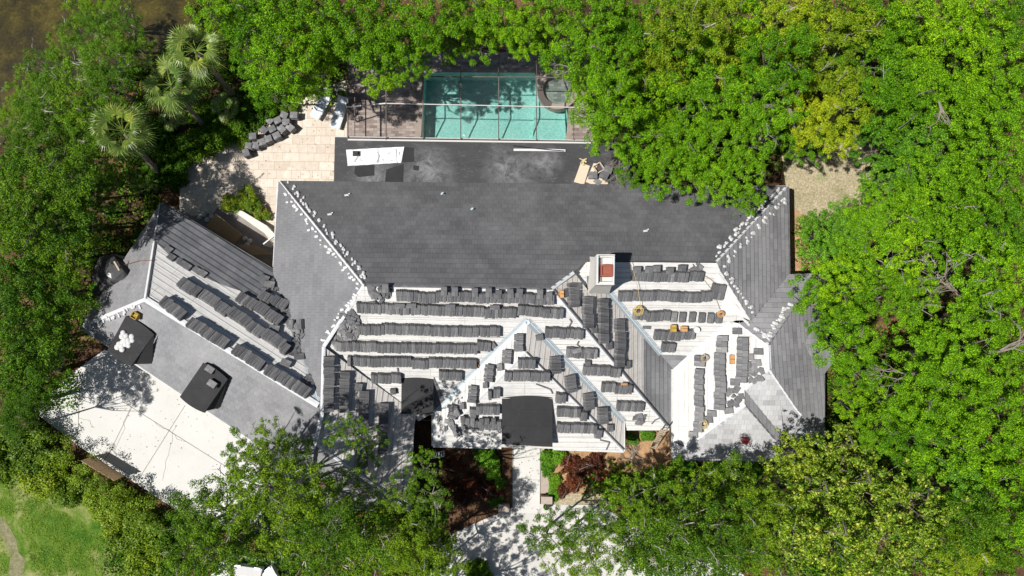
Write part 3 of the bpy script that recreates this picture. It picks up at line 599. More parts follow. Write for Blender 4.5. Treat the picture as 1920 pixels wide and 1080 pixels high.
single(MS, (738, 734), 'lone dark tile stack left of the small curved dormer', .1, .26, (.32, .34), base=.0); single(MS, (924, 647), 'tilted grey tile beside the left valley of the centre gable', .6, .2, (.35, .3), base=0.0)
single(MS, (1012, 632), 'dark tile stack sitting on the blue valley right of the gable peak', .2, .3, (.42, .34), base=.0)
for x, y, a, wh in ((1082, 657, .3, 'left one'), (1106, 657, -.1, 'right one')): single(MS, (x, y), f'dark tile lying on the second short row right of the gable, {wh}', a, .08, (.5, .24))
single(MS, (1102, 682), 'tile standing above the left end of the third short row', 0, .25, (.30, .46), base=.0)
# centre gable
row(CS, (971, 682), (1003, 682), 'at the peak of the front gable', bundle=(5, 6)); row(CS, (946, 706), (958, 707), 'left of the second row on the front gable', bundle=(2, 3)); row(CS, (961, 705), (1017, 706), 'in the second row on the front gable'); row(CS, (1018, 709), (1030, 710), 'at the right end of the second row on the front gable', bundle=(2, 3))
row(CS, (892, 769), (935, 770), 'left of the big dormer, middle row'); row(CS, (864, 797), (937, 799), 'left of the big dormer, lowest row'); row(CS, (915, 741), (924, 741), 'left of the big dormer, uppermost', bundle=(2, 2)); row(CS, (925, 737), (937, 737), 'touching the upper left corner of the big dormer', bundle=(2, 2)); row(CS, (880, 776), (890, 776), 'standing at the left of the middle row beside the big dormer', bundle=(2, 2))
row(CS, (1042, 747), (1064, 748), 'right of the big dormer, uppermost'); row(CS, (1044, 773), (1088, 775), 'right of the big dormer, middle row'); row(CS, (1088, 782), (1099, 782), 'at the right end of the middle row beside the big dormer', bundle=(2, 2)); row(CS, (1044, 802), (1117, 805), 'right of the big dormer, lowest row'); row(CS, (1116, 814), (1127, 815), 'at the right end of the lowest row on the front gable', bundle=(2, 2))
for x, y, wh in ((868, 786, 'leftmost'), (876, 790, 'second from the left'), (886, 789, 'third from the left'), (903, 790, 'fourth from the left'), (913, 790, 'fifth from the left'), (926, 790, 'rightmost')): single(CS, (x, y), f'loose tile on the lowest row left of the big dormer, {wh}', random.uniform(-.1, .1), .10, (.24, .42))
single(CS, (857, 812), 'dark tile stack at the lower left of the front gable in tree shade', 0, .25, (.36, .4), base=0)
for a, b, wh, bd in (((974, 624), (974, 659), 'beside the left valley near the peak', (3, 4)), ((951, 657), (949, 682), 'second group down beside the left valley', (2, 3)), ((918, 683), (914, 716), 'third group down beside the left valley', (5, 6)), ((886, 724), (884, 756), 'fourth group down beside the left valley', (2, 3)), ((850, 757), (846, 785), 'lowest group beside the left valley', (4, 5))):
    row(CW, b, a, wh, bundle=bd, kind='col')
single(CW, (939, 688), 'lone tile stack on the gable west slope near its hip', .1, .28, (.38, .34), base=0); single(CW, (911, 722), 'lone tile stack below the third group on the gable west slope', .1, .28, (.32, .3), base=0); single(CW, (868, 761), 'lone dark tile stack near the foot of the gable west slope', .1, .28, (.36, .3), base=0); single(CW, (857, 774), 'darkest tile lying on the lowest group of the gable west slope', .5, .1, (.4, .3))
for a, b, wh in (((1042, 668), (1044, 699), 'topmost dark group on the gable east slope'), ((1069, 704), (1074, 737), 'second dark group on the gable east slope'), ((1105, 737), (1108, 770), 'third dark group on the gable east slope'), ((1131, 764), (1132, 796), 'lowest dark group on the gable east slope')): row(CE, a, b, wh, bundle=(5, 6), kind='col')
single(CE, (1144, 802), 'lone dark tile near the foot of the gable east slope', .1, .2, (.4, .34), base=0)
# east face of the main block
for a, b, wh in (((1077, 530), (1078, 576), 'column under the small peak left of the chimney'), ((1104, 556), (1104, 615), 'left column below the chimney'), ((1135, 560), (1134, 642), 'middle column below the chimney'), ((1165, 598), (1164, 686), 'right column below the chimney')): row(MEF, a, b, 'in the '+wh, kind='col', bundle=(3, 6))
for x, y, wh in ((1064, 548, 'near the small peak'), (1114, 617, 'at the foot of the left column'), (1127, 632, 'left of the middle column'), (1142, 648, 'at the foot of the middle column'), (1157, 648, 'beside the right column, upper'), (1157, 661, 'beside the right column, lower'), (1177, 684, 'at the foot of the right column')): single(MEF, (x, y), f'loose dark tile stack {wh} below the chimney', random.uniform(-.15, .15)+1.57, .2, (.34, .42), base=0)
# right wing street slope
row(EWS, (1186, 517), (1290, 521), 'in the top row right of the chimney'); row(EWS, (1293, 517), (1317, 519), 'at the right end of the top row right of the chimney'); row(EWS, (1160, 556), (1332, 558), 'in the second row right of the chimney'); row(EWS, (1335, 545), (1359, 548), 'standing tall at the right end of the second row', ln=.9, bundle=(2, 2), pitch=.36)
row(EWS, (1187, 592), (1254, 593), 'in the third row by the rope coil'); row(EWS, (1227, 629), (1305, 631), 'in the fourth row under the orange pouches'); row(EWS, (1241, 653), (1266, 654), 'lowest on the right wing street slope')
for i, x in enumerate((1263, 1280, 1298, 1316, 1333, 1348)): single(EWS, (x, 594+i*.5), f'{ordw(i+1)} separate tile stack from the left in the spaced out third row', .0, .26, (.32, .60), 'stile' if i != 4 else 'stile_l', 'separate tile stacks in the spaced row', 0)
for x, y, wh in ((1194, 506, 'first from the left'), (1217, 505, 'second from the left'), (1231, 503, 'third from the left'), (1256, 507, 'fourth from the left'), (1279, 502, 'rightmost and highest')): single(EWS, (x, y), f'loose tile above the top row right of the chimney, {wh}', 0, .12, (.42, .34))
single(EWS, (1213, 614), 'small thin tile between the third and fourth rows right of the chimney', 0, .05, (.45, .2), base=0); single(EWS, (1107, 525), 'pair of tiles left of the chimney', 0, .2, (.36, .4), base=0)
# right wing west and top slopes
row(SEW, (1311, 666), (1311, 690), 'at the top of the left column on the right wing', pitch=.32, ln=.62, ht=.33, m='stile', kind='col', bundle=(2, 3)); row(SEW, (1311, 691), (1309, 806), 'in the left column on the right wing', pitch=.30, ln=.52, ht=.33, m='stile_l', kind='col', bundle=(3, 4))
row(SEW, (1351, 629), (1350, 765), 'in the middle column on the right wing', pitch=.32, ln=.62, ht=.33, m='stile_l', kind='col', bundle=(3, 4)); row(SEW, (1392, 632), (1390, 722), 'in the right column on the right wing', pitch=.36, ln=.62, ht=.33, m='stile_l', kind='col', bundle=(2, 4))
for x, y, a, wh in ((1382, 621, 0, 'under the hip corner'), (1422, 659, 0, 'upper right of the right column'), (1405, 670, .1, 'right of the middle of the right column'), (1418, 681, .1, 'next to the ridge of the right wing'), (1400, 684, 0, 'at the lower right column'), (1378, 717, 0, 'below the right column'), (1366, 770, .2, 'near the lower hip, upper'), (1335, 775, 0, 'at the foot of the middle column'), (1328, 787, .1, 'by the yellow rope heap'), (1300, 815, 0, 'at the foot of the left column')): single(SEW, (x, y), f'loose pale tile stack {wh}', a, .2, (.34, .5), random.choice(('stile', 'stile_l')), base=0)
# lower left wing
row(SWE, (616, 668), (615, 770), 'in the leftmost column on the lower left wing', kind='col', ln=.55); row(SWE, (647, 696), (645, 776), 'in the second column on the lower left wing', kind='col', ln=.50); row(SWE, (685, 732), (683, 800), 'in the third, shaded column on the lower left wing', kind='col', ln=.5); row(SWE, (722, 756), (717, 850), 'in the fourth, shaded column on the lower left wing', kind='col', ln=.5)
single(SWE, (672, 726), 'lone pale tile stack beside the shaded third column', 1.57, .28, (.34, .42), 'stile_l', base=0); row(SWE, (683, 830), (681, 880), 'at the foot of the third column under the small tree', kind='col')
# garage slope facing the patio
def grow(a, b, wh, **k): row(GNE, a, b, wh, ht=.36, **k)
grow((337, 524), (372, 546), 'in the upper long garage row, first group'); grow((376, 548), (543, 655), 'in the upper long garage row, beyond its first group'); grow((447, 552), (527, 600), 'in the short top garage row', bundle=(3, 6)); grow((302, 562), (345, 590), 'in the lower long garage row, first group', bundle=(2, 3)); grow((354, 600), (428, 645), 'in the lower long garage row, second group'); grow((438, 651), (492, 683), 'in the lower long garage row, third group'); grow((500, 690), (578, 738), 'in the lower long garage row, last group', bundle=(3, 5)); grow((488, 548), (540, 574), 'at the valley above the short top garage row', bundle=(3, 4))
for x, y, wh in ((317, 468, 'first from the left'), (322, 482, 'second from the left'), (340, 493, 'third from the left'), (352, 500, 'fourth from the left'), (370, 507, 'fifth from the left'), (381, 513, 'rightmost')): single(GNE, (x, y), f'separate dark tile stack in the spaced top garage row, {wh}', 0, .2, (.42, .34), group='separate tile stacks on the garage', base=0)
for x, y, a, wh in ((495, 521, .2, 'by the blue valley top'), (505, 533, .5, 'under the valley top'), (536, 579, .8, 'at the valley, upper'), (547, 609, 0, 'sticking out over the valley'), (563, 608, 0.1, 'farthest out on the main roof'), (518, 600, .3, 'left of the valley mess'), (515, 615, .4, 'below the valley mess'), (561, 668, .7, 'lowest at the valley'), (536, 680, .2, 'pale one near the ridge end'), (492, 716-30, .2, 'lying on the last group'), (557, 727, .2, 'beside the last group'), (565, 745-12, .3, 'near the ridge end')):
    pl = MW if x > 545 and y < 640 else GNE
    single(pl, (x, y), f'loose tile on the garage side, {wh}', a, .15, (.55, .34), random.choice(('stile', 'stile_l')), 'loose tiles along the garage valley', base=.1)
for x, y, a, wh in ((395, 693, -.55, 'upper'), (399, 720, -.55, 'lower')):
    o_ = at(x, y, 4.2); mb = MB()
    for i in range(4): mb.box((0, 0, .04+i*.07), (.24, 0, 0), (0, .17, 0), (0, 0, .033))
    o = mb.build('tile_stack', M['stile_l']); o.location = at(x, y, zg+.22)+Vector((0, 0, -.1)); o.rotation_euler = (-.12, .0, a); tag(o, f'{wh} grey tile block on the right garage dormer', 'tile stack', 'tile blocks on the garage dormer')

# heaps of cut and broken tile
def heap(pl, px, py, R, n, label, m='stile', seed=0):
    r = random.Random(seed); mb = MB()
    for i in range(n):
        a = r.random()*6.28; q = R*math.sqrt(r.random()); z = .03+max(0, R-q)*.35*r.random(); t = r.random()*6.28; sx_, sy_ = r.uniform(.08, .24), r.uniform(.06, .17)
        u_ = Vector((math.cos(t), math.sin(t), r.uniform(-.3, .3))); v_ = Vector((-math.sin(t), math.cos(t), r.uniform(-.3, .3))); w_ = u_.cross(v_).normalized()*.014; c = Vector((q*math.cos(a), q*math.sin(a), z)); cut = r.uniform(.2, 1)
        P = [c-u_*sx_-v_*sy_, c+u_*sx_-v_*sy_, c+u_*sx_*cut+v_*sy_, c-u_*sx_+v_*sy_]; mb.face([p+w_ for p in P], r.random() < .35); mb.face([p-w_ for p in reversed(P)], 0)
        for k in range(4): mb.face([P[k]-w_, P[(k+1) % 4]-w_, P[(k+1) % 4]+w_, P[k]+w_], 0)
    o = mb.build('tile_rubble', [M['stile'], M['stile_l']]); axis_frame(o, pl.u, pl.v, pl.n, pl.hit(px, py, .03)); tag(o, label, 'rubble', 'heaps of broken roof tile')
for i, (pl, x, y, R_, n_h, lab) in enumerate(((MS, 712, 548, .55, 26, 'heap of pale broken tile at the left end of the top row'), (MS, 655, 596, .45, 22, 'heap of broken tile at the hip beside the second row'), (MS, 648, 622, .65, 34, 'largest heap of broken tile at the hip by the third row'), (MS, 638, 640, .4, 18, 'heap of broken tile above the fourth row'), (GNE, 505, 535, .5, 26, 'heap of broken tile at the top of the garage valley'), (GNE, 540, 590, .6, 34, 'heap of broken tile halfway down the garage valley'), (MW, 556, 622, .55, 30, 'heap of broken tile spilling from the garage valley'), (GNE, 560, 650, .5, 26, 'heap of broken tile below the middle of the garage valley'), (GNE, 582, 715, .45, 22, 'heap of broken tile at the foot of the garage valley'), (EWS, 1305, 505, .35, 14, 'scatter of broken tile under the tan rope'), (SEW, 1415, 700, .5, 22, 'scatter of broken tile near the ridge of the right wing'), (SEW, 1375, 745, .5, 22, 'scatter of broken tile above the lower hip of the right wing'), (MS, 1200, 785, .3, 10, 'few broken tiles near the main eave corner'), (CW, 846, 800, .35, 14, 'broken tiles at the left foot of the front gable'))): heap(pl, x, y, R_, n_h, lab, seed=i+40)
def cut_strip(pl, pts, label):
    mb = MB()
    for a, b in zip(pts, pts[1:]): mb.beam(pl.hit(*a, .05), pl.hit(*b, .05), .07, .05)
    tag(mb.build('flap', M['hipdark']), label, 'scrap', 'torn dark strips on the white roof')
for pl, pts, lab in ((MS, [(1068, 598), (1072, 603), (1066, 614)], 'bent dark strip below the second row right of the gable peak'), (MS, [(1085, 640), (1082, 646), (1088, 651)], 'short dark strip under the topmost short row'), (CS, [(1005, 720), (1032, 730), (1036, 738)], 'long bent dark strip above the big dormer'), (CS, [(895, 759), (930, 755)], 'thin dark strip left of the big dormer'), (CS, [(1125, 825), (1143, 829), (1137, 843)], 'hooked dark strip at the right foot of the gable'), (MS, [(1222, 795), (1228, 788), (1240, 782)], 'dark strip by the top of the ladder'), (SEW, [(1264, 828), (1282, 836)], 'dark strip at the left eave of the right wing'), (MS, [(745, 690), (747, 700), (754, 704)], 'dark strip above the small curved dormer')): cut_strip(pl, pts, lab)
# ---------------------------------------------------------------- foam pads along the hips
def foam_mesh(seed):
    r = random.Random(seed); bm = bmesh.new(); bmesh.ops.create_icosphere(bm, subdivisions=2, radius=1)
    for v in bm.verts:
        for k in range(3): v.co[k] = math.copysign(abs(v.co[k])**.6, v.co[k])
        v.co *= r.uniform(.9, 1.08); v.co = Vector((v.co.x*.075, v.co.y*.13, max(v.co.z, -.5)*.05))
    me = bpy.data.meshes.new('foam_pad'); bm.to_mesh(me); bm.free(); me.materials.append(M['foam']); me.polygons.foreach_set('use_smooth', [True]*len(me.polygons)); return me
FM = [foam_mesh(i) for i in range(4)]
def foams(pl, a, b, n, off, where, sz=1.0, spread=6, ang=0.0, t0=.04, t1=.96):
    """pads scattered on one side (off px, signed) of the hip a-b"""
    dx, dy = b[0]-a[0], b[1]-a[1]; L = math.hypot(dx, dy); nx, ny = -dy/L, dx/L; t = t0; ts = []
    for i in range(n): ts.append(min(.98, max(.015, t0+(t1-t0)*(i+random.uniform(-.9, .9)+.5*math.sin(i*1.9))/(n-1))))
    ts.sort()
    for i, t in enumerate(ts):
        o_ = off+math.copysign(random.uniform(-2, spread*1.3), off); px, py = a[0]+dx*t+nx*o_, a[1]+dy*t+ny*o_
        o = bpy.data.objects.new('foam_pad', random.choice(FM)); col.objects.link(o); s = sz*random.uniform(.6, 1.35)
        aa = ang+random.uniform(-.35, .35); u = pl.u*math.cos(aa)+pl.v*math.sin(aa); v = pl.n.cross(u); loc = pl.hit(px, py, .05)
        o.matrix_world = Matrix(((u.x*s, v.x*s, pl.n.x*s, loc.x), (u.y*s, v.y*s, pl.n.y*s, loc.y), (u.z*s, v.z*s, pl.n.z*s, loc.z), (0, 0, 0, 1)))
        tag(o, f'{ordw(i+1)} white foam pad from the {"top" if b[1]>a[1] else "bottom"} {where}', 'foam pad', 'white foam pads along the roof hips')
foams(MN, (528, 342), (683, 535), 46, -6, 'right of the long left hip', .9, 7, .2); foams(MW, (526, 345), (680, 535), 38, 4, 'left of the long left hip', .9, 7)
foams(MW, (680, 545), (610, 645), 22, 5, 'on the short hip below the main ridge', .95, 5)
foams(MN, (1472, 355), (1346, 488), 38, 7, 'left of the upper right hip', 1.05, 8, -.6); foams(ME, (1474, 360), (1350, 490), 34, -5, 'right of the upper right hip', 1.0, 7, -.3)
foams(ME, (1348, 505), (1405, 592), 18, -7, 'below the upper right hip', 1.0, 5, .3); foams(SEN, (1386, 603), (1438, 641), 11, -6, 'above the short white hip', 1.0, 4, .8); foams(SEN, (1490, 575), (1444, 640), 18, 7, 'beside the right wing hip', 1.1, 6, 1.4)
foams(GSW, (262, 565), (156, 610), 20, -4, 'on the garage left hip', .95, 6, .3)
# foam rounds on the dormer
sm = bmesh.new(); bmesh.ops.create_icosphere(sm, subdivisions=2, radius=.16)
for v in sm.verts: v.co.z = v.co.z*.55
me = bpy.data.meshes.new('foam_round'); sm.to_mesh(me); sm.free(); me.materials.append(M['foam']); me.polygons.foreach_set('use_smooth', [True]*len(me.polygons))
for i, (x, y) in enumerate(((231, 624), (236, 629), (229, 631), (233, 635), (239, 637), (247, 631), (248, 638), (223, 645), (229, 642), (241, 642), (235, 646), (228, 649), (241, 648), (220, 651), (229, 655), (234, 640))):
    o = bpy.data.objects.new('foam_round', me); col.objects.link(o); t = (y-592)/70; o.location = at(x, y, (zg2+.15)*(1-t)+3.85*t+.12); o.scale = (random.uniform(.9, 1.1),)*3
 
    tag(o, f'white foam ball on the left garage dormer, {ordw(i+1)} counting from the ridge', 'foam ball', 'white foam balls on the left garage dormer')
# ---------------------------------------------------------------- ground, paving, pool
def poly_obj(name, pix, z, m, kind=None, side=0.0, parent=None):
    mb = MB(); P = [at(x, y, z) for x, y in pix]
    me = None; bm = bmesh.new(); vs = [bm.verts.new(p) for p in P]; f = bm.faces.new(vs)
    if side:
        for i in range(len(vs)):
            a, b = P[i], P[(i+1) % len(P)]; q = [bm.verts.new(a), bm.verts.new(b), bm.verts.new(b-Vector((0, 0, side))), bm.verts.new(a-Vector((0, 0, side)))]; bm.faces.new(q)
    bmesh.ops.triangulate(bm, faces=[f]); bm.normal_update()
    me = bpy.data.meshes.new(name); bm.to_mesh(me); bm.free()
    for x in (m if isinstance(m, list) else [m]): me.materials.append(x)
    o = bpy.data.objects.new(name, me); col.objects.link(o)
    if parent: o.parent = parent; o.matrix_parent_inverse = Matrix.Translation(parent.location).inverted()
    return tag(o, kind=kind)
def holed(name, outer, inner, m, kind='structure'):
    bm = bmesh.new(); eds = []
    for L in (outer, inner):
        vs = [bm.verts.new(p) for p in L]
        eds += [bm.edges.new((vs[i], vs[(i+1) % len(vs)])) for i in range(len(vs))]
    bmesh.ops.triangle_fill(bm, edges=eds, use_beauty=True)
    for f in bm.faces:
        if f.normal.z < 0: f.normal_flip()
    me = bpy.data.meshes.new(name); bm.to_mesh(me); bm.free(); me.materials.append(m); o = bpy.data.objects.new(name, me); col.objects.link(o); return tag(o, kind=kind)
pool_px = [(796, 138), (830, 136), (1003, 137), (1009, 160), (1020, 182), (1038, 197), (1062, 201), (1066, 225), (1063, 248), (1055, 272), (789, 272), (792, 200)]
PZ = .04
inner0 = [Vector((p.x, p.y, 0)) for p in [at(x, y, PZ) for x, y in pool_px]]
holed('ground', [Vector((-90, -90, 0)), Vector((90, -90, 0)), Vector((90, 90, 0)), Vector((-90, 90, 0))], inner0, M['ground'])
deck_px = [(654, 100), (1112, 100), (1118, 268), (1100, 290), (700, 290), (652, 262)]
innerd = [Vector((p.x, p.y, PZ)) for p in inner0]
cc = sum(innerd, Vector())/len(innerd)
cop = [Vector((cc.x+(p.x-cc.x)*1.05+math.copysign(.12, p.x-cc.x), cc.y+(p.y-cc.y)*1.05+math.copysign(.12, p.y-cc.y), PZ)) for p in innerd]
holed('pool_deck', [at(x, y, PZ) for x, y in deck_px], cop, M['paver'])
pool = empty('swimming_pool', (cc.x, cc.y, 0), 'turquoise swimming pool under the screen cage behind the house', 'swimming pool')
o = holed('coping', [Vector((p.x, p.y, PZ+.03)) for p in cop], [Vector((p.x, p.y, PZ+.03)) for p in innerd], M['coping'], None); o.parent = pool; o.matrix_parent_inverse = Matrix.Translation(pool.location).inverted()
mb = MB(); nP = len(innerd); PF = -1.3
for i in range(nP):
    a, b = innerd[i], innerd[(i+1) % nP]; mb.face([a+Vector((0, 0, .03)), b+Vector((0, 0, .03)), Vector((b.x, b.y, PF)), Vector((a.x, a.y, PF))], 0)
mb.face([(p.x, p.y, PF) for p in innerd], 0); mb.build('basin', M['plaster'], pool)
# a step bench at the shallow end
mb = MB(); bp = [at(x, y, 0) for x, y in ((1000, 250), (1004, 180), (1022, 186), (1040, 201), (1061, 205), (1063, 262), (1004, 268))]
mb.prism([(p.x, p.y) for p in bp], PF, -.75); mb.build('shallow_shelf', M['plaster'], pool)
mb = MB(); mb.face([(p.x, p.y, -.10) for p in innerd], 0); mb.build('water_surface', M['water'], pool)
# spa
sx = at(1046, 168, .4); spa = empty('hot_tub', (sx.x, sx.y, 0), 'small round raised hot tub at the pool corner under the trees', 'hot tub')
def ringmesh(c, r0, r1, z0, z1, m, n=40, a0=0, a1=2*math.pi):
    mb = MB()
    for i in range(n):
        t0, t1 = a0+(a1-a0)*i/n, a0+(a1-a0)*(i+1)/n; P = lambda r, t, z: Vector((c.x+r*math.cos(t), c.y+r*math.sin(t), z))
        mb.face([P(r0, t0, z1), P(r0, t1, z1), P(r1, t1, z1), P(r1, t0, z1)][::-1]); mb.face([P(r1, t0, z0), P(r1, t1, z0), P(r1, t1, z1), P(r1, t0, z1)]); mb.face([P(r0, t0, z0), P(r0, t1, z0), P(r0, t1, z1), P(r0, t0, z1)])
    return mb
ringmesh(sx, .95, 1.28, -.2, .42, None).build('tub_wall', M['coping'], spa); ringmesh(sx, .96, 1.285, .2, .425, None, a0=math.pi*.95, a1=math.pi*1.38).build('spillway', M['bronze'], spa); ringmesh(sx, .62, .95, -.3, .02, None).build('bench', M['plaster'], spa)
mb = MB(); mb.face([(sx.x+.64*math.cos(t), sx.y+.64*math.sin(t), -.28) for t in [i*math.pi/12 for i in range(24)]]); mb.build('tub_floor', M['plaster'], spa)
mb = MB(); mb.face([(sx.x+.96*math.cos(t), sx.y+.96*math.sin(t), .28) for t in [i*math.pi/12 for i in range(24)]]); mb.build('water_surface', M['water'], spa)
# pool cage
cage = empty('pool_cage', at(880, 190, 0), 'bronze and white aluminium screen cage standing over the pool', 'screen enclosure')
zl, zh = 2.75, 4.1
cb = [at(652, 262, zl), at(1108, 268, zl)]; hiL, hiR = at(724, 194, zh), at(1104, 202, zh); h2L, h2R = at(724, 143, zh), at(1104, 146, zh); tl, tr = at(652, 96, zl), at(1110, 100, zl); lm = at(650, 201, zl)
def bar(name, segs, m, wd=.06, hh=.09):
    mb = MB()
    for a, b in segs: mb.beam(a, b, wd, hh)
    return mb.build(name, M[m], cage)
bar('cross_beam', [(hiL, hiR)], 'whitealu', .045, .06); bar('cross_beam', [(lm, hiL)], 'whitealu', .06); bar('cross_beam', [(h2L, h2R)], 'bronze', .05); bar('cross_beam', [(tl, tr)], 'bronze'); bar('wall_plate', [(cb[0], cb[1])], 'whitealu', .10)
bar('cross_beam', [(tl, cb[0])], 'bronze', .07)
for x in (724, 793, 864, 935, 1006, 1076):
    a = at(x, 262, zl+.02) if x > 724 else at(x, 262, zl+.02); b = at(x, 196, zh); c = at(x, 143, zh); d = at(x, 97, zl)
    bar('rafter', [(a, b), (b, c), (c, d)], 'bronze', .05, .08)
for (x, y) in ((652, 96), (652, 150), (650, 201), (652, 262), (724, 97), (793, 97), (864, 97), (935, 97), (1006, 97), (1076, 97)):
    p = at(x, y, zl); bar('post', [(Vector((p.x, p.y, .04)), p)], 'bronze', .06, .06)
p, q = at(652, 96, zl), at(652, 262, zl); bar('chair_rail', [(Vector((p.x, p.y, .95)), Vector((q.x, q.y, .95)))], 'bronze', .05, .05)
mb = MB(); D = Vector((0, 0, .02))
mb.face([cb[0]+D, cb[1]+D, hiR+D, hiL+D, ]); mb.face([hiL+D, hiR+D, h2R+D, h2L+D]); mb.face([h2L+D, h2R+D, tr+D, tl+D]); mb.face([cb[0]+D, hiL+D, lm+D]); mb.face([lm+D, hiL+D, h2L+D, tl+D])
zv = lambda p: Vector((p.x, p.y, .04)); mb.face([tl, cb[0], zv(cb[0]), zv(tl)]); mb.face([tl, tr, zv(tr), zv(tl)]); mb.build('screen_mesh', M['screen'], cage)
# patio, paths, driveway, lawn, water
poly_obj('patio', [(336, 392), (338, 330), (350, 300), (372, 290), (400, 292), (425, 280), (440, 262), (468, 250), (478, 236), (500, 222), (515, 203), (545, 186), (580, 182), (600, 165), (652, 150), (652, 290), (640, 400), (520, 420), (519, 470), (478, 412), (440, 392), (420, 372), (400, 400), (360, 405)], .035, M['patio'], 'structure')
mb = MB(); pp = [(350, 298), (372, 288), (400, 290), (425, 278), (440, 260), (468, 248), (478, 234), (500, 220), (515, 201), (545, 184)]
for a, b in zip(pp, pp[1:]): mb.beam(at(*a, .08), at(*b, .08), .18, .16)
tag(mb.build('patio_kerb', M['conc2']), kind='structure')
poly_obj('side_yard_path', [(335, 392), (300, 380), (520, 520), (530, 400), (430, 372)], .015, noisy('grey_concrete', [(.3, (.22, .2, .18)), (.7, (.34, .31, .28))], 2), 'structure')  # plain grey concrete, tone varying at random
drive = [(196, 655), (128, 705), (58, 768), (150, 838), (330, 956), (392, 990), (470, 1000), (640, 1000), (640, 900), (470, 800)]
poly_obj('driveway', drive, .03, M['conc'], 'structure')
mb = MB()
def strip(a, b, w=.035, z=.036):
    A, Bq = at(*a, z), at(*b, z); d = (Bq-A).normalized(); n = Vector((-d.y, d.x, 0))*w/2; mb.face([A+n, Bq+n, Bq-n, A-n])
for a, b in (((150, 700), (145, 842)), ((228, 752), (432, 880)), ((347, 760), (262, 895)), ((265, 726), (205, 850)), ((205, 850), (195, 862))): strip(a, b)
rk = random.Random(8)
for a, b in (((246, 760), (215, 850)), ((330, 800), (305, 900)), ((120, 760), (180, 800)), ((290, 790), (350, 830))):
    q = a
    for k in range(1, 9):
        r_ = (a[0]+(b[0]-a[0])*k/8+rk.uniform(-4, 4), a[1]+(b[1]-a[1])*k/8+rk.uniform(-4, 4)); strip(q, r_, .018); q = r_
tag(mb.build('driveway_joints', M['joint']), kind='structure')
poly_obj('front_walk', [(963, 836), (1013, 836), (1012, 962), (961, 962)], .046, M['conc'], 'structure'); 
mb = MB()
for a, b in (((1013, 840), (1013, 925)), ((1031, 852), (1031, 925)), ((961, 840), (961, 960))): strip(a, b, .05, .052)
strip((963, 900), (1013, 900), .02, .052)
tag(mb.build('walk_joints', M['joint']), kind='structure')
poly_obj('walk_border', [(1013, 838), (1031, 838), (1033, 925), (1013, 925)], .03, M['coping'], 'structure')
poly_obj('front_drive', [(800, 1130), (812, 1040), (850, 1000), (905, 975), (961, 952), (1012, 945), (1040, 946), (1118, 947), (1180, 975), (1260, 1000), (1380, 1060), (1450, 1150)], .038, M['conc2'], 'structure')
poly_obj('street_drive', [(400, 1060), (440, 1040), (540, 1055), (560, 1150), (380, 1150)], .03, M['conc'], 'structure')
poly_obj('lawn', [(-80, 800), (0, 820), (100, 880), (200, 945), (330, 1010), (340, 1180), (-80, 1180)], .02, M['lawn'], 'structure')
mb = MB(); poly_obj('worn_path', [(0, 968), (16, 985), (30, 1010), (34, 1035), (48, 1050), (40, 1090), (18, 1100), (16, 1070), (20, 1040), (6, 1010), (-20, 990), (-20, 965)], .026, M['dirt'], 'structure')
poly_obj('side_lawn', [(1465, 290), (1530, 290), (1600, 240), (1680, 270), (1680, 400), (1560, 420), (1500, 400), (1478, 380)], .02, M['lawn_dry'], 'structure')
poly_obj('front_grass', [(1022, 925), (1150, 925), (1150, 946), (1035, 946)], .02, M['lawn_dry'], 'structure')
poly_obj('creek', [(-200, -200), (520, -200), (380, 60), (330, 105), (260, 130), (150, 165), (60, 215), (10, 260), (-30, 330), (-200, 420)], .02, M['creek'], 'structure')
mulch = noisy('pine_straw_mulch', [(.3, (.36, .20, .10)), (.6, (.55, .34, .18)), (.8, (.62, .45, .28))], 2.5, 6, fine=22, finev=.45, bump=.6, bd=.05)
poly_obj('mulch_bed', [(1478, 345), (1500, 355), (1512, 420), (1520, 480), (1560, 500), (1560, 530), (1470, 530)], .016, mulch, 'structure')
poly_obj('front_bed', [(820, 830), (961, 832), (961, 950), (860, 975), (800, 960)], .016, M['ground'], 'structure'); poly_obj('entry_bed', [(1033, 838), (1180, 838), (1175, 790), (1262, 790), (1262, 900), (1230, 920), (1060, 925), (1035, 920)], .016, mulch, 'structure')
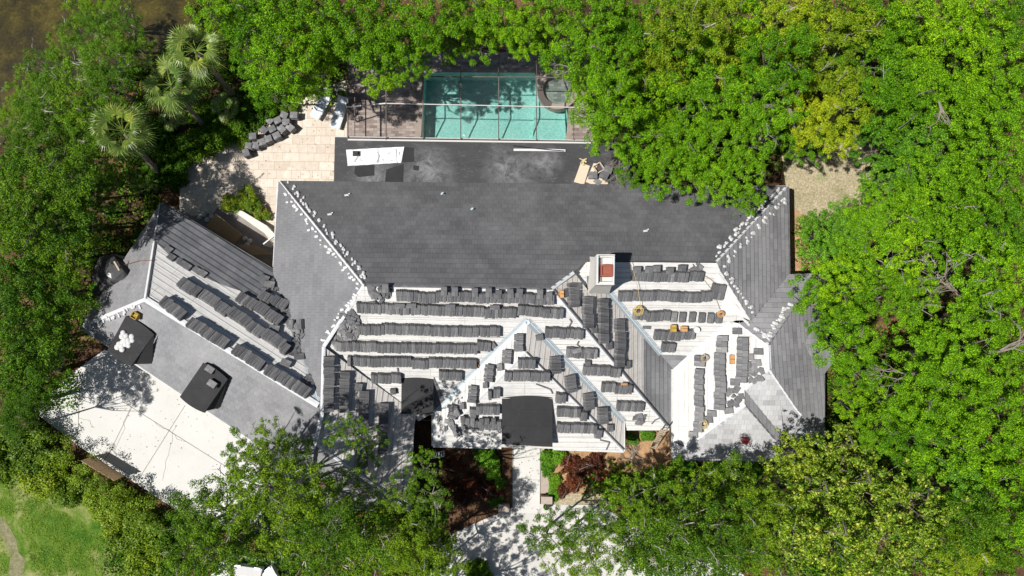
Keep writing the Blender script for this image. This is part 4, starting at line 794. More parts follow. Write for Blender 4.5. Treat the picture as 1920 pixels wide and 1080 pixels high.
# ---------------------------------------------------------------- foliage
def leaves_mesh(name, centers, radii, per, lw, ll, m, up=.35, tone=None, flat=.8, seed=0, lower=-.25):
    """leaf quads spread over the skins of many small clumps"""
    r = np.random.default_rng(seed); C = np.array(centers, dtype=np.float32); Rr = np.array(radii, dtype=np.float32); n = len(C); k = (per*(Rr**2/np.mean(Rr**2))).astype(int).clip(8, 4000)
    idx = np.repeat(np.arange(n), k); T = len(idx)
    d = r.normal(size=(T, 3)); d[:, 2] = np.abs(d[:, 2])*1.0+lower*r.random(T)*2; d /= np.linalg.norm(d, axis=1)[:, None]
    rad = Rr[idx]*(.40+.80*r.random(T)**.7); lump = 1+.25*np.sin(d[:, 0]*5+idx)*np.cos(d[:, 1]*6+idx*1.7); rad *= lump
    P = C[idx]+d*rad[:, None]*np.array([1, 1, flat])
    nn = d*(1-up)+np.array([0, 0, up])+r.normal(size=(T, 3))*.38; nn /= np.linalg.norm(nn, axis=1)[:, None]
    t = np.cross(nn, r.normal(size=(T, 3))); t /= np.linalg.norm(t, axis=1)[:, None]; b = np.cross(nn, t); s = (.7+.6*r.random(T))[:, None]
    V = np.empty((T, 4, 3), dtype=np.float32); V[:, 0] = P-t*ll*.5*s; V[:, 1] = P+b*lw*.5*s; V[:, 2] = P+t*ll*.5*s; V[:, 3] = P-b*lw*.5*s
    V = V.reshape(-1, 3); me = bpy.data.meshes.new(name); me.vertices.add(len(V)); me.vertices.foreach_set('co', V.ravel()); me.loops.add(T*4); me.loops.foreach_set('vertex_index', np.arange(T*4, dtype=np.int32))
    me.polygons.add(T); me.polygons.foreach_set('loop_start', np.arange(0, T*4, 4, dtype=np.int32)); me.polygons.foreach_set('loop_total', np.full(T, 4, dtype=np.int32)); me.materials.append(m); me.update(calc_edges=True); return me
def crown_points(r, R, zc, hz, n, rc, shell=(.5, 1.0), lobes=5, mr=.80):
    """clumps gathered into mounds with gaps between them, the mounds filling an uneven dome"""
    out = []; rad = []; ph = r.random()*6.28; am = [r.uniform(.05, .15) for _ in range(3)]; mr = mr*R/3; M_ = []
    for _ in range(900):
        a = r.random()*2*math.pi; q = math.sqrt(r.random()); edge = R*(1+am[0]*math.sin(2*a+ph)+am[1]*math.sin(3*a+ph*2)+am[2]*math.sin(5*a+ph*3)); d = q*edge*.88; x, y = d*math.cos(a), d*math.sin(a)
        m = mr*r.choice((.55, .75, .95, 1.2, 1.5))
        if all((x-c[0])**2+(y-c[1])**2 > ((m+c[3])*.70)**2 for c in M_):
            z = zc-hz*.35+hz*math.sqrt(max(0, 1-(q*.95)**2))*.95+r.uniform(-.6, .25)*hz*.5; M_.append((x, y, z, m))
    per = max(4, int(n/max(1, len(M_))))
    for x, y, z, m in M_:
        ax = r.random()*6.28; st = r.uniform(1.0, 1.7); ca, sa = math.cos(ax), math.sin(ax)
        for k in range(max(3, int(per*m/mr))):
            a = r.random()*6.28; e = math.asin(r.uniform(-.1, 1)); q = m*r.choice((.35, .6, .75, .9, 1.1)); dx, dy = q*math.cos(a)*math.cos(e)*st, q*math.sin(a)*math.cos(e)/st**.5
            out.append((x+dx*ca-dy*sa, y+dx*sa+dy*ca, z+q*math.sin(e)*.55+r.uniform(-.12, .12))); rad.append(rc*(m/mr)**.5*r.choice((.4, .6, .85, 1.15)))
    for _ in range(int(n*.10)):
        a = r.random()*6.28; q = R*.8*math.sqrt(r.random()); out.append((q*math.cos(a), q*math.sin(a), zc-hz*r.uniform(.3, .7))); rad.append(rc)
    return out, rad
def trunk_mesh(r, pts, zc, h0, m, nl=9, tw=.20, bare=0):
    mb = MB(); top = Vector((r.uniform(-.3, .3), r.uniform(-.3, .3), zc*.62)); mb.tube([(0, 0, -.1), (top.x*.4, top.y*.4, zc*.3), tuple(top)], [tw, tw*.8, tw*.6], 8)
    sel = r.sample(range(len(pts)), min(nl, len(pts)))
    for i in sel:
        e = Vector(pts[i]); mid = top.lerp(e, .5)+Vector((r.uniform(-.3, .3), r.uniform(-.3, .3), -.35)); mb.tube([top, mid, e+Vector((0, 0, .05))], [tw*.45, tw*.28, tw*.08], 5)
        for _ in range(2):
            j = min(range(len(pts)), key=lambda j: (Vector(pts[j])-mid).length*r.uniform(.8, 1.6)); e2 = Vector(pts[j]); mb.tube([mid, mid.lerp(e2, .5)+Vector((r.uniform(-.15, .15), r.uniform(-.15, .15), .1)), e2+Vector((0, 0, .12))], [tw*.24, tw*.15, tw*.05], 4)
    for _ in range(bare):      # bare grey twigs above the leaves
        p = Vector(r.choice(pts)); a = r.random()*6.28; L = r.uniform(.7, 1.5); q = p+Vector((math.cos(a)*L, math.sin(a)*L, .35)); s = p+Vector((0, 0, .55)); mb.tube([p, s, q+Vector((0, 0, .45))], [.05, .04, .015], 4)
        for _ in range(3):
            b = a+r.uniform(-1, 1); t = s.lerp(q, r.uniform(.2, .8)); t.z += .3; mb.tube([t, t+Vector((math.cos(b)*.5, math.sin(b)*.5, r.uniform(-.05, .2)))], [.025, .01], 4)
    return mb.mesh('trunk', M[m], True)
VAR = {}
def tree_variants(key, leaf, n=3, R=3.0, zc=6.0, hz=2.1, clumps=95, rc=.62, per=190, lw=.085, ll=.14, up=.35, bark='bark', bare=2, tw=.2, lower=-.25, nl=9):
    L = []
    for i in range(n):
        r = random.Random(f'{key}{i}'); pts, rad = crown_points(r, R, zc, hz, clumps, rc)
        L.append((trunk_mesh(r, pts, zc, 0, bark, bare=bare, tw=tw), leaves_mesh('crown', pts, rad, per, lw, ll, M[leaf], up, seed=r.randrange(9999), lower=lower)))
    VAR[key] = (L, R, zc)
tree_variants('A', 'oakb', 6, clumps=145, hz=2.7, rc=.36, per=150, ll=.115, lw=.07, bare=1); tree_variants('Y', 'oaky', 3, clumps=145, hz=2.6, rc=.36, per=150, ll=.115, lw=.07, bare=2, bark='barkw'); tree_variants('G', 'oakg', 2, clumps=150, hz=2.5, rc=.34, per=140, ll=.11, bare=0)
tree_variants('D', 'oakd', 3, clumps=170, rc=.42, per=90, bare=1); tree_variants('F', 'mang', 3, clumps=190, rc=.36, per=80, lw=.06, ll=.14, hz=1.8, bark='barkw', bare=4)
tree_variants('O', 'olive', 4, clumps=140, rc=.40, per=80, lw=.085, ll=.15, bark='barkw', bare=2, hz=1.9); tree_variants('M', 'magn', 2, clumps=150, rc=.36, per=36, lw=.11, ll=.24, up=.2, hz=2.0, bare=2)
tree_variants('L', 'olive', 2, clumps=60, rc=.36, per=80, lw=.085, ll=.15, bark='barkw', bare=4, hz=1.6)
tree_variants('X', 'oakb', 3, clumps=105, rc=.36, per=120, lw=.08, ll=.13, bark='barkw', bare=6, hz=1.8)
# low shrubs: R is 1
tree_variants('s', 'oakd', 2, R=1, zc=.55, hz=.7, clumps=26, rc=.30, per=95, lw=.07, ll=.13, bare=0, tw=.05)
tree_variants('h', 'hedge', 3, R=1, zc=.8, hz=.7, clumps=30, rc=.30, per=110, lw=.07, ll=.11, bare=0, tw=.05)
tree_variants('c', 'croton', 2, R=1, zc=.45, hz=.6, clumps=22, rc=.28, per=55, lw=.09, ll=.2, bare=1, tw=.04)
tree_variants('g', 'oakg', 2, R=1, zc=.5, hz=.65, clumps=24, rc=.30, per=80, lw=.09, ll=.16, bare=0, tw=.04)
TREES = []
def plant(kind, px, py, rpx, label, cat, group=None, zoff=None, name='oak_tree', zs=1.0):
    L, R, zc = VAR[kind]; tk, cr = random.choice(L)
    if zoff is not None: z = zoff
    elif R > 2: z = random.uniform(5.6, 9.0)*zs*(.8+.2*min(1, rpx/70))
    else: z = zc*rpx/(FPX/(H-.8))/R
    s = rpx/(FPX/(H-z))/R
    p = at(px, py, z+(.8*s if R > 2 else 0)); root = empty(name, (p.x, p.y, 0), label, cat, group); root.rotation_euler = (0, 0, random.random()*6.28)
    root.scale = (s, s, s)
    off = Vector((p.x, p.y-3.3, 0)); q = min(off.length, 30)/H*.75*z if R > 2 and zoff is None else 0; dv = off.normalized()*q if q else Vector((0, 0, 0)); root.location += dv     # woodland trees lean in toward the clearing's light
    ldv = Matrix.Rotation(-root.rotation_euler.z, 3, 'Z') @ (dv/s)
    for nm, me in (('trunk', tk), ('crown', cr)):
        o = bpy.data.objects.new(nm, me); col.objects.link(o); o.parent = root
        if nm == 'trunk':
            o.scale = (1, 1, z/(zc*s))
            if q: o.rotation_mode = 'QUATERNION'; o.rotation_quaternion = Vector((0, 0, 1)).rotation_difference(Vector((-ldv.x, -ldv.y, z/s)).normalized())
        else: o.location = (-ldv.x, -ldv.y, z/s-zc)
    TREES.append((px, py, rpx)); return root
def grove(where, look, kind, L, cat='tree', group=None, name='oak_tree', zs=1.0):
    """crowns of one stand, labelled left to right"""
    L = sorted(L, key=lambda t: t[0])
    for i, t in enumerate(L):
        k = t[3] if len(t) > 3 else kind
        plant(k, t[0], t[1], t[2], f'{look}, {ordw(i+1)} from the left {where}' if len(L) > 1 else f'{look} {where}', cat, group, name=name, zs=zs)
W = 'oaks of the wood round the house'
grove('along the top edge left of the pool', 'bright green oak crown', 'A', [(400, 18, 50), (475, 40, 74), (545, 30, 70), (640, 20, 78), (730, 30, 80), (810, 20, 70), (880, 30, 62), (950, 15, 66)], group=W)
grove('in the clump between palms and pool', 'dense green oak crown', 'A', [(470, 110, 50), (520, 105, 70), (500, 165, 45), (575, 130, 60), (590, 70, 60), (440, 45, 30, 'F')], group=W)
grove('overhanging the pool cage', 'green oak crown', 'A', [(690, 75, 62), (712, 125, 50), (762, 115, 44), (770, 70, 50), (840, 70, 44), (900, 65, 42), (950, 60, 50), (990, 55, 50)], group=W, zs=1.05)
grove('at the top edge right of the pool', 'bright yellow-green oak crown', 'A', [(1050, 35, 72), (1130, 30, 75), (1215, 25, 78), (1300, 35, 80, 'Y'), (1390, 30, 80), (1480, 35, 80, 'Y'), (1570, 30, 78, 'Y'), (1660, 30, 75), (1750, 30, 80), (1830, 20, 72), (1900, 30, 72)], group=W)
grove('in the second row right of the pool', 'bright oak crown', 'A', [(1082, 106, 66), (1140, 105, 72), (1220, 105, 76, 'Y'), (1300, 110, 76), (1380, 110, 76, 'Y'), (1465, 115, 76), (1550, 110, 74, 'Y'), (1640, 110, 76), (1725, 110, 78), (1810, 105, 76), (1890, 110, 72)], group=W)
grove('in the third row beside the pool', 'oak crown', 'A', [(1112, 160, 48), (1140, 190, 66), (1210, 185, 70), (1290, 190, 72), (1365, 185, 72), (1440, 180, 70), (1520, 180, 70, 'Y'), (1600, 185, 70, 'Y'), (1680, 190, 74), (1760, 185, 76), (1840, 190, 76), (1905, 190, 66)], group=W)
grove('in the row above the right half of the house', 'oak crown', 'A', [(1150, 250, 58), (1215, 258, 60), (1285, 262, 62), (1350, 262, 60), (1425, 250, 50, 'X'), (1470, 240, 44, 'X'), (1510, 262, 46), (1552, 238, 58, 'Y')], group=W)
grove('leaning over the back eave', 'rounded green oak crown', 'A', [(1192, 322, 32), (1250, 310, 48), (1305, 318, 50), (1385, 322, 52), (1352, 348, 38), (1402, 378, 30)], group=W, zs=.9)
grove('in the row right of the side lawn', 'oak crown', 'A', [(1665, 262, 56, 'G'), (1682, 330, 60, 'G'), (1720, 265, 66, 'G'), (1790, 265, 76), (1870, 265, 76), (1745, 335, 66), (1820, 340, 66, 'X'), (1895, 340, 64)], group=W)
grove('bordering the side lawn and right eave', 'dense green oak crown', 'A', [(1556, 425, 48, 'G'), (1632, 392, 50), (1560, 462, 58, 'G'), (1622, 448, 62), (1575, 520, 52), (1545, 560, 56), (1600, 560, 62), (1590, 640, 60), (1560, 610, 40), (1625, 700, 46), (1600, 755, 36, 'A')], group=W)
grove('at mid height on the right side', 'oak crown', 'A', [(1690, 400, 66), (1760, 405, 70), (1835, 410, 74, 'X'), (1900, 415, 66), (1690, 480, 60, 'X'), (1765, 482, 60, 'X'), (1845, 488, 68, 'X'), (1905, 500, 64)], group=W)
grove('on the right side below mid height', 'oak crown', 'A', [(1665, 550, 56), (1725, 560, 54, 'X'), (1838, 578, 52, 'X'), (1898, 580, 60), (1745, 650, 66), (1810, 660, 66), (1890, 670, 72)], group=W)
grove('in the lower part of the right side', 'bright oak crown', 'A', [(1680, 750, 58), (1745, 745, 66), (1820, 750, 70), (1895, 760, 70), (1655, 810, 44), (1720, 820, 62), (1800, 830, 72), (1885, 845, 74)], group=W)
grove('in the lower right corner', 'green oak crown', 'A', [(1800, 910, 62, 'G'), (1880, 920, 70, 'A'), (1830, 985, 58, 'D'), (1900, 1000, 66, 'A'), (1800, 1045, 56, 'Y'), (1870, 1065, 62, 'D')], group=W)
grove('at the lower right of the house', 'yellowish large-leaved magnolia crown', 'M', [(1498, 850, 42), (1548, 872, 64), (1610, 855, 62), (1475, 915, 66), (1560, 950, 74), (1640, 930, 70), (1500, 1010, 72), (1590, 1030, 76), (1670, 1010, 72), (1735, 960, 66), (1740, 1050, 66)], group='magnolia crowns at the lower right', name='magnolia_tree')
grove('in front of the right wing', 'dark green tree crown', 'O', [(1190, 940, 52), (1250, 925, 56), (1315, 920, 52), (1375, 920, 56), (1430, 960, 52), (1205, 1000, 58, 'O'), (1290, 1000, 66), (1370, 1005, 66), (1430, 1045, 56), (1240, 1060, 56), (1330, 1065, 60)], group='dark trees along the front', name='oak_tree')
grove('right of the front walk', 'loose olive green tree crown', 'L', [(1028, 1005, 46, 'O'), (1085, 1000, 46, 'O'), (1060, 1050, 44), (1130, 1045, 50, 'O'), (1140, 985, 36, 'O')], group='dark trees along the front')
grove('below the left wing', 'olive green tree crown', 'O', [(455, 860, 46), (500, 835, 44), (545, 845, 38), (650, 815, 40, 'L'), (690, 835, 36, 'L'), (470, 920, 66), (540, 915, 60), (600, 940, 50), (660, 930, 52, 'L'), (790, 880, 40, 'L'), (800, 935, 44, 'L'), (745, 930, 34, 'L')], zs=1.3, group='olive trees by the lower left wing')
grove('in the lower left belt', 'olive green tree crown', 'O', zs=1.2, L=[(348, 992, 58), (400, 960, 66), (380, 1045, 62), (455, 1000, 60), (530, 990, 66), (600, 1005, 60), (670, 1000, 62), (740, 1000, 60), (345, 1062, 50)], group='olive trees by the lower left wing')
grove('at the left edge of the front drive', 'olive tree crown', 'O', [(792, 985, 54), (835, 1055, 40), (815, 1025, 40, 'L')], group='olive trees by the lower left wing', zs=.9)
grove('beyond the bottom edge left of the drive', 'olive green tree', 'L', [(700, 1140, 50), (765, 1150, 52, 'O'), (815, 1195, 50), (735, 1210, 50), (860, 1150, 44), (880, 1230, 50, 'O'), (640, 1150, 50, 'O')], group='trees just below the frame')
grove('along the bottom edge', 'olive green tree crown', 'O', [(560, 1060, 52), (625, 1065, 58), (700, 1060, 58), (770, 1060, 52), (900, 1075, 22, 's')], group='olive trees by the lower left wing')
grove('on the creek bank', 'pale soft green tree crown', 'F', [(45, 165, 42), (115, 92, 42), (228, 55, 38), (215, 20, 34), (20, 215, 36), (165, 50, 46), (195, 100, 56), (85, 130, 46), (140, 170, 66), (70, 205, 56), (198, 142, 46), (110, 250, 72), (150, 238, 48), (40, 260, 46), (160, 20, 40), (255, 92, 32)], name='mangrove_tree', zs=.85, group='soft trees on the creek bank')
grove('in the upper left wood', 'dark green tree crown', 'D', [(35, 320, 66), (110, 330, 66), (170, 318, 44), (30, 395, 66), (100, 400, 66), (160, 380, 46), (205, 335, 26), (255, 330, 30, 'D')], group='dark trees on the left side')
grove('in the wood left of the garage', 'dark green tree crown', 'D', [(30, 470, 70), (105, 470, 62), (145, 440, 38), (35, 550, 70), (105, 545, 58), (30, 630, 70), (95, 620, 50)], group='dark trees on the left side', zs=.72)
grove('at the left edge above the hedge', 'green tree crown', 'D', [(22, 792, 36), (66, 742, 38)], group='dark trees on the left side', zs=.75)
grove('beside the top of the driveway', 'dark green tree crown', 'D', [(20, 700, 62), (70, 690, 56), (35, 750, 44)], group='dark trees on the left side', zs=.72)
grove('between palms and patio', 'low dark green shrub', 's', [(505, 195, 30), (480, 205, 26), (455, 225, 28), (430, 240, 28), (405, 255, 26), (380, 270, 26), (350, 285, 26), (320, 330, 28), (318, 290, 26), (300, 250, 26), (415, 200, 24), (385, 215, 22)], cat='shrub', group='low shrubs round the patio', name='shrub')
grove('by the planter at the patio corner', 'bright green shrub', 'h', [(430, 380, 14), (446, 385, 15), (462, 372, 19), (474, 384, 16), (486, 398, 12), (458, 268, 12), (500, 405, 9)], cat='shrub', group='bright shrubs by the patio', name='shrub')
grove('in the left front bed', 'small red-leaved croton', 'c', [(850, 870, 16), (880, 905, 14), (905, 915, 15), (930, 925, 13), (870, 935, 14), (845, 915, 14), (812, 965, 12)], cat='shrub', group='red crotons in the front beds', name='croton_shrub')
grove('in the right front bed', 'small red-leaved croton', 'c', [(1066, 868, 16), (1090, 880, 17), (1115, 868, 14), (1075, 905, 15), (1052, 920, 12), (1125, 895, 14)], cat='shrub', group='red crotons in the front beds', name='croton_shrub')
grove('in the left front bed', 'green shrub', 'g', [(918, 862, 18), (925, 880, 14), (938, 905, 11), (932, 940, 12), (900, 850, 12)], cat='shrub', group='green shrubs in the front beds', name='shrub')
grove('in the right front bed', 'green shrub', 'g', [(1030, 860, 15), (1048, 852, 15), (1025, 880, 12), (1040, 905, 12), (1038, 925, 11), (1188, 825, 10), (1215, 815, 12), (1168, 915, 26), (1230, 905, 24), (1285, 885, 22), (1350, 880, 24), (1410, 880, 24)], cat='shrub', group='green shrubs in the front beds', name='shrub')
grove('along the lawn edge by the driveway', 'rounded yellow-green bush', 'h', [(2, 829, 40), (46, 834, 36), (16, 874, 34), (61, 864, 34), (91, 894, 34), (126, 919, 30), (201, 939, 30), (221, 969, 32), (251, 999, 32), (271, 1044, 36), (276, 999, 34)], cat='shrub', group='yellow-green bushes along the lawn', name='bush')
# clipped hedge along the drive
def hedge(path, wd, ht, label, seed):
    pts = []; rad = []; r = random.Random(seed)
    for a, b in zip(path, path[1:]):
        A, Bq = at(*a, 0), at(*b, 0); L = (Bq-A).length; d = (Bq-A)/L; n = Vector((-d.y, d.x, 0))
        for i in range(int(L*9*wd)):
            p = A+d*r.uniform(0, L)+n*r.uniform(-wd/2, wd/2); pts.append((p.x, p.y, ht*r.uniform(.12, 1))); rad.append(r.uniform(.2, .34))
    me = leaves_mesh('hedge', pts, rad, 70, .06, .10, M['hedge'], seed=seed); o = bpy.data.objects.new('hedge', me); col.objects.link(o); return tag(o, label, 'hedge')
hedge([(50, 780), (146, 850), (248, 920), (344, 978)], 1.2, 2.5, 'long yellow-green hedge along the lower edge of the driveway', 5)
hedge([(0, 790), (50, 845), (110, 890)], 1.8, 1.3, 'broad yellow-green hedge patch at the left edge above the lawn', 6)
# fan palms
def palm(base, top, ztop, R, label, nf=22, seed=1):
    r = random.Random(seed); B0 = at(*base, 0); T = at(*top, ztop); root = empty('fan_palm', (B0.x, B0.y, 0), label, 'palm', 'fan palms left of the patio'); D = T-B0
    mb = MB(); mb.tube([(0, 0, 0), D*.35+Vector((0, 0, .2)), D*.7+Vector((0, 0, .2)), D], [.17, .15, .14, .16], 8)
    t = mb.mesh('trunk', M['bark'], True); o = bpy.data.objects.new('trunk', t); col.objects.link(o); o.parent = root
    for i in range(nf):
        fb = MB(); a = i*2.4+r.uniform(-.2, .2); el = r.uniform(-.5, .9); L = R*r.uniform(.45, .6); dirv = Vector((math.cos(a)*math.cos(el), math.sin(a)*math.cos(el), math.sin(el))); hub = D+dirv*L
        fb.tube([D, D+dirv*L*.5+Vector((0, 0, .08)), hub], [.03, .02, .015], 4)
        side = dirv.cross(Z3).normalized(); upn = side.cross(dirv); nb = 26; fl = R*r.uniform(.42, .55)
        for k in range(nb):
            th = math.radians(-125+250*k/(nb-1)); dd = dirv*math.cos(th)+side*math.sin(th); ln = fl*(.8+.2*math.cos(th))*r.uniform(.9, 1.05)
            w2 = dd.cross(upn).normalized()*.03; m1 = hub+dd*ln*.55+upn*.05; tip = hub+dd*ln-Vector((0, 0, ln*.28))-upn*.02
            fb.face([hub, m1+w2, tip, m1-w2], 0)
        me = fb.mesh('frond', M['palm']); o = bpy.data.objects.new('frond', me); col.objects.link(o); o.parent = root
    return root
palm((302, 328), (232, 246), 5.6, 1.9, 'tall leaning fan palm with trunk pointing toward the garage', 20, 1); palm((384, 238), (322, 160), 5.4, 1.8, 'tall leaning fan palm nearest the patio shrubs', 20, 2); palm((440, 180), (368, 95), 6.0, 1.8, 'fan palm highest up near the creek', 18, 3)
palm((330, 240), (322, 220), 3.2, .95, 'small fan palm between the two leaning palms', 9, 4); palm((430, 215), (425, 205), 1.6, 1.1, 'short dark fan palm beside the mulch bed', 10, 5)
# spiky bromeliads and dead twigs by the ladder
def rosette(px, py, R, label, m='brom', n=22, seed=0):
    r = random.Random(seed); p = at(px, py, .1); mb = MB()
    for i in range(n):
        a = r.random()*6.28; el = r.uniform(.2, 1.2); d = Vector((math.cos(a)*math.cos(el), math.sin(a)*math.cos(el), math.sin(el))); s = d.cross(Z3).normalized()*R*.09; L = R*r.uniform(.7, 1.1); mid = d*L*.6; tip = d*L*1.0-Vector((0, 0, L*.25)); mb.face([(0, 0, 0), mid+s, tip, mid-s])
    o = mb.build('bromeliad', M[m]); o.location = p; tag(o, label, 'plant', 'bromeliads in the front bed')
for i, (x, y, R, wh) in enumerate(((1148, 868, .5, 'yellowest, at the gable corner'), (1160, 882, .6, 'green and yellow, second row'), (1180, 872, .5, 'rightmost yellow one'), (1152, 898, .6, 'lowest left'), (1175, 900, .6, 'lower middle'), (1195, 905, .65, 'lower right, green'))): rosette(x, y, R, f'spiky bromeliad, {wh}', seed=i)
def twigs(px, py, R, n, label, m='bark', seed=0, z=.1, up=.5, ang=None, th=.05):
    """forked bare limbs"""
    r = random.Random(seed); p = at(px, py, z); mb = MB()
    def limb(b, a, el, L, w_, dep):
        d = Vector((math.cos(a)*math.cos(el), math.sin(a)*math.cos(el), math.sin(el))); m1 = b+d*L*.5+Vector((r.uniform(-.1, .1), r.uniform(-.1, .1), .03))*L; e = b+d*L+Vector((r.uniform(-.12, .12), r.uniform(-.12, .12), 0))*L
        mb.tube([b, m1, e], [w_, w_*.75, w_*.5], 5)
        if dep: 
            for _ in range(r.choice((2, 3))): limb(m1.lerp(e, r.random()), a+r.uniform(-.9, .9), el+r.uniform(-.25, .25), L*r.uniform(.45, .75), w_*.5, dep-1)
    for i in range(n):
        a = (ang if ang is not None else 0)+(r.uniform(-.5, .5) if ang is not None else r.random()*6.28); limb(Vector((r.uniform(-.4, .4)*R, r.uniform(-.4, .4)*R, 0)) if n > 3 else Vector((0, 0, 0)), a, r.uniform(0, up), R*r.uniform(.5, 1), th, 3)
    o = mb.build('dead_branches', M[m]); o.location = p; return tag(o, label, 'branches')
twigs(1187, 853, .7, 14, 'heap of bare grey twigs beside the front gable corner', m='bark', seed=3, up=.5, th=.03)
twigs(1172, 290, 1.2, 7, 'bare grey branches hanging over the flat roof corner', seed=5, z=3.6, up=.1, ang=-2.1, th=.04)
twigs(1072, 130, .9, 3, 'bare pale branch fan above the hot tub', seed=6, z=9.0, up=.2, ang=3.3, th=.04); twigs(1425, 262, 2.2, 2, 'long bare pale limb left in the gap above the right eave', seed=8, z=7.5, ang=1.9, up=.2, th=.06)
twigs(1490, 240, 1.9, 3, 'bare pale limbs right in the gap above the right eave', seed=18, z=7.5, ang=2.2, up=.2, th=.06); twigs(1805, 560, 2.0, 3, 'thick bare limbs in the dark gap on the right side', seed=9, z=6, ang=2.4, up=.3, th=.08)
twigs(1870, 660, 1.6, 3, 'bare pale limbs near the right edge', seed=10, z=8.3, ang=.3, up=.2, th=.07); twigs(1720, 700, 1.5, 2, 'bare limb crossing the crowns right of the house', seed=12, z=8.0, ang=3.0, up=.1, th=.06)
twigs(1760, 190, 1.1, 3, 'small bare limb fan in the upper right wood', seed=13, z=9, ang=-1.4, up=.2, th=.05)
# low growth on the woodland floor
def ground_cover():
    r = random.Random(3); pts = []; rad = []
    zones = [((0, 0), (300, 760), 900), ((300, 0), (650, 240), 420), ((1120, 0), (1920, 330), 900), ((1500, 300), (1920, 1080), 1300), ((1100, 890), (1600, 1080), 500), ((200, 960), (900, 1080), 420), ((430, 850), (800, 960), 160)]
    for (x0, y0), (x1, y1), n in zones:
        for _ in range(int(n*1.7)):
            x, y = r.uniform(x0, x1), r.uniform(y0, y1)
            if x < 360 and y < 260-x*.55: continue
            if 1470 < x < 1640 and 270 < y < 420: continue
            if 830 < x < 1160 and y > 930: continue
            if x > 140 and x < 470 and y > 640 and y < 960: continue
            if 380 < x < 660 and y > 190: 
                if y < 840: continue
            p = at(x, y, .2); pts.append((p.x, p.y, .15)); rad.append(r.uniform(.25, .6))
    me = leaves_mesh('ground_cover', pts, rad, 26, .10, .16, M['oakd'], seed=77); o = bpy.data.objects.new('ground_cover', me); col.objects.link(o); tag(o, 'low dark green growth on the woodland floor', 'undergrowth', kind='stuff')
ground_cover()
def grass():
    r = random.Random(4); pts = []; rad = []
    for _ in range(2600):
        x, y = r.uniform(0, 330), r.uniform(880, 1080)
        if y < 890+x*.62: continue
        if abs(x-(10+(y-960)*.3)) < 22 and y > 960: continue
        p = at(x, y, 0); pts.append((p.x, p.y, 0)); rad.append(r.uniform(.10, .22))
    me = leaves_mesh('grass', pts, rad, 14, .025, .11, M['hedge'], seed=78, flat=.45); o = bpy.data.objects.new('grass', me); col.objects.link(o); tag(o, 'patchy green grass of the lower left lawn', 'grass', kind='stuff')
grass()

def litter():
    r = np.random.default_rng(9); pts = []; rr_ = random.Random(9)
    for (x0, y0, x1, y1, n, z) in ((70, 690, 440, 930, 200, .04), (963, 840, 1012, 960, 90, .06), (830, 960, 1130, 1080, 260, .05), (350, 200, 625, 390, 160, .045)):
        for _ in range(n): 
            p = at(rr_.uniform(x0, x1), rr_.uniform(y0, y1), z+.01); pts.append((p.x, p.y, p.z))
    mb = MB()
    for p in pts:
        a = rr_.random()*6.28; l = rr_.uniform(.02, .055); u = Vector((math.cos(a), math.sin(a), 0))*l; v = Vector((-math.sin(a), math.cos(a), 0))*l*.5; c = Vector(p); mb.face([c-u, c-v, c+u+Vector((0, 0, .01)), c+v])
    o = mb.build('fallen_leaves', noisy('dead_leaf', [(.3, (.20, .12, .05)), (.7, (.38, .26, .12))], 3)); tag(o, 'dry brown leaves scattered on the paving', 'leaf litter', kind='stuff')
litter()
# ---------------------------------------------------------------- small things
def fz(px, py, lift=0.0): return FR.hit(px, py, lift)
def sheet(name, pix, z, th, m, label, cat, group=None, plane=None):
    mb = MB(); P = [plane.hit(x, y, th+.005) if plane else at(x, y, z+th) for x, y in pix]; n = len(P); dn = (plane.n if plane else Z3)*th
    mb.face(P, 0); mb.face([p-dn for p in reversed(P)], 0)
    for i in range(n): mb.face([P[i]-dn, P[(i+1) % n]-dn, P[(i+1) % n], P[i]], 0)
    o = mb.build(name, m if isinstance(m, list) else [m]); return tag(o, label, cat, group)
# printed underlayment offcut
um = mat('printed_underlayment', (.78, .78, .78), .7); n_ = N(um); oc = n_.coord('Object'); a_ = n_.noise(oc, 1.6, 4, .6); n_.col(n_.mix(n_.ramp(a_, [(.58, (0,)*3), (.66, (.35,)*3)]), (.80, .80, .80), (.66, .52, .54)))
ms = MB(); nx_ = 24; UL = [fz(649, 281, .04), fz(758, 275, .04), fz(752, 305, .04), fz(652, 311, .04)]
g = [[None]*7 for _ in range(nx_+1)]; rr = random.Random(2)
for i in range(nx_+1):
    for j in range(7):
        p = UL[0].lerp(UL[1], i/nx_).lerp(UL[3].lerp(UL[2], i/nx_), j/6); p.z += .02*math.sin(i*1.3+j)+rr.uniform(0, .015); g[i][j] = p
for i in range(nx_):
    for j in range(6): ms.face([g[i][j], g[i+1][j], g[i+1][j+1], g[i][j+1]])
sh = ms.build('underlayment_sheet', um); tag(sh, 'white printed underlayment sheet lying on the flat roof', 'sheet')
mk = MB()
def mark(x0, y0, x1, y1, w=.06): 
    A, Bq = fz(x0, y0, .085), fz(x1, y1, .085); d = (Bq-A).normalized(); s = Vector((-d.y, d.x, 0))*w/2; mk.face([A+s, Bq+s, Bq-s, A-s])
for x in (708, 742): mark(x, 279, x+2, 306, .03)
for a in ((706, 305, 711, 292), (711, 292, 707, 285), (664, 304, 673, 289), (725, 289, 732, 286), (730, 300, 737, 302), (674, 299, 678, 301), (748, 284, 749, 291), (716, 298, 719, 301)): mark(*a, w=.05)
mk.build('printed_marks', mat('faded_print', (.45, .45, .46), .8), sh)
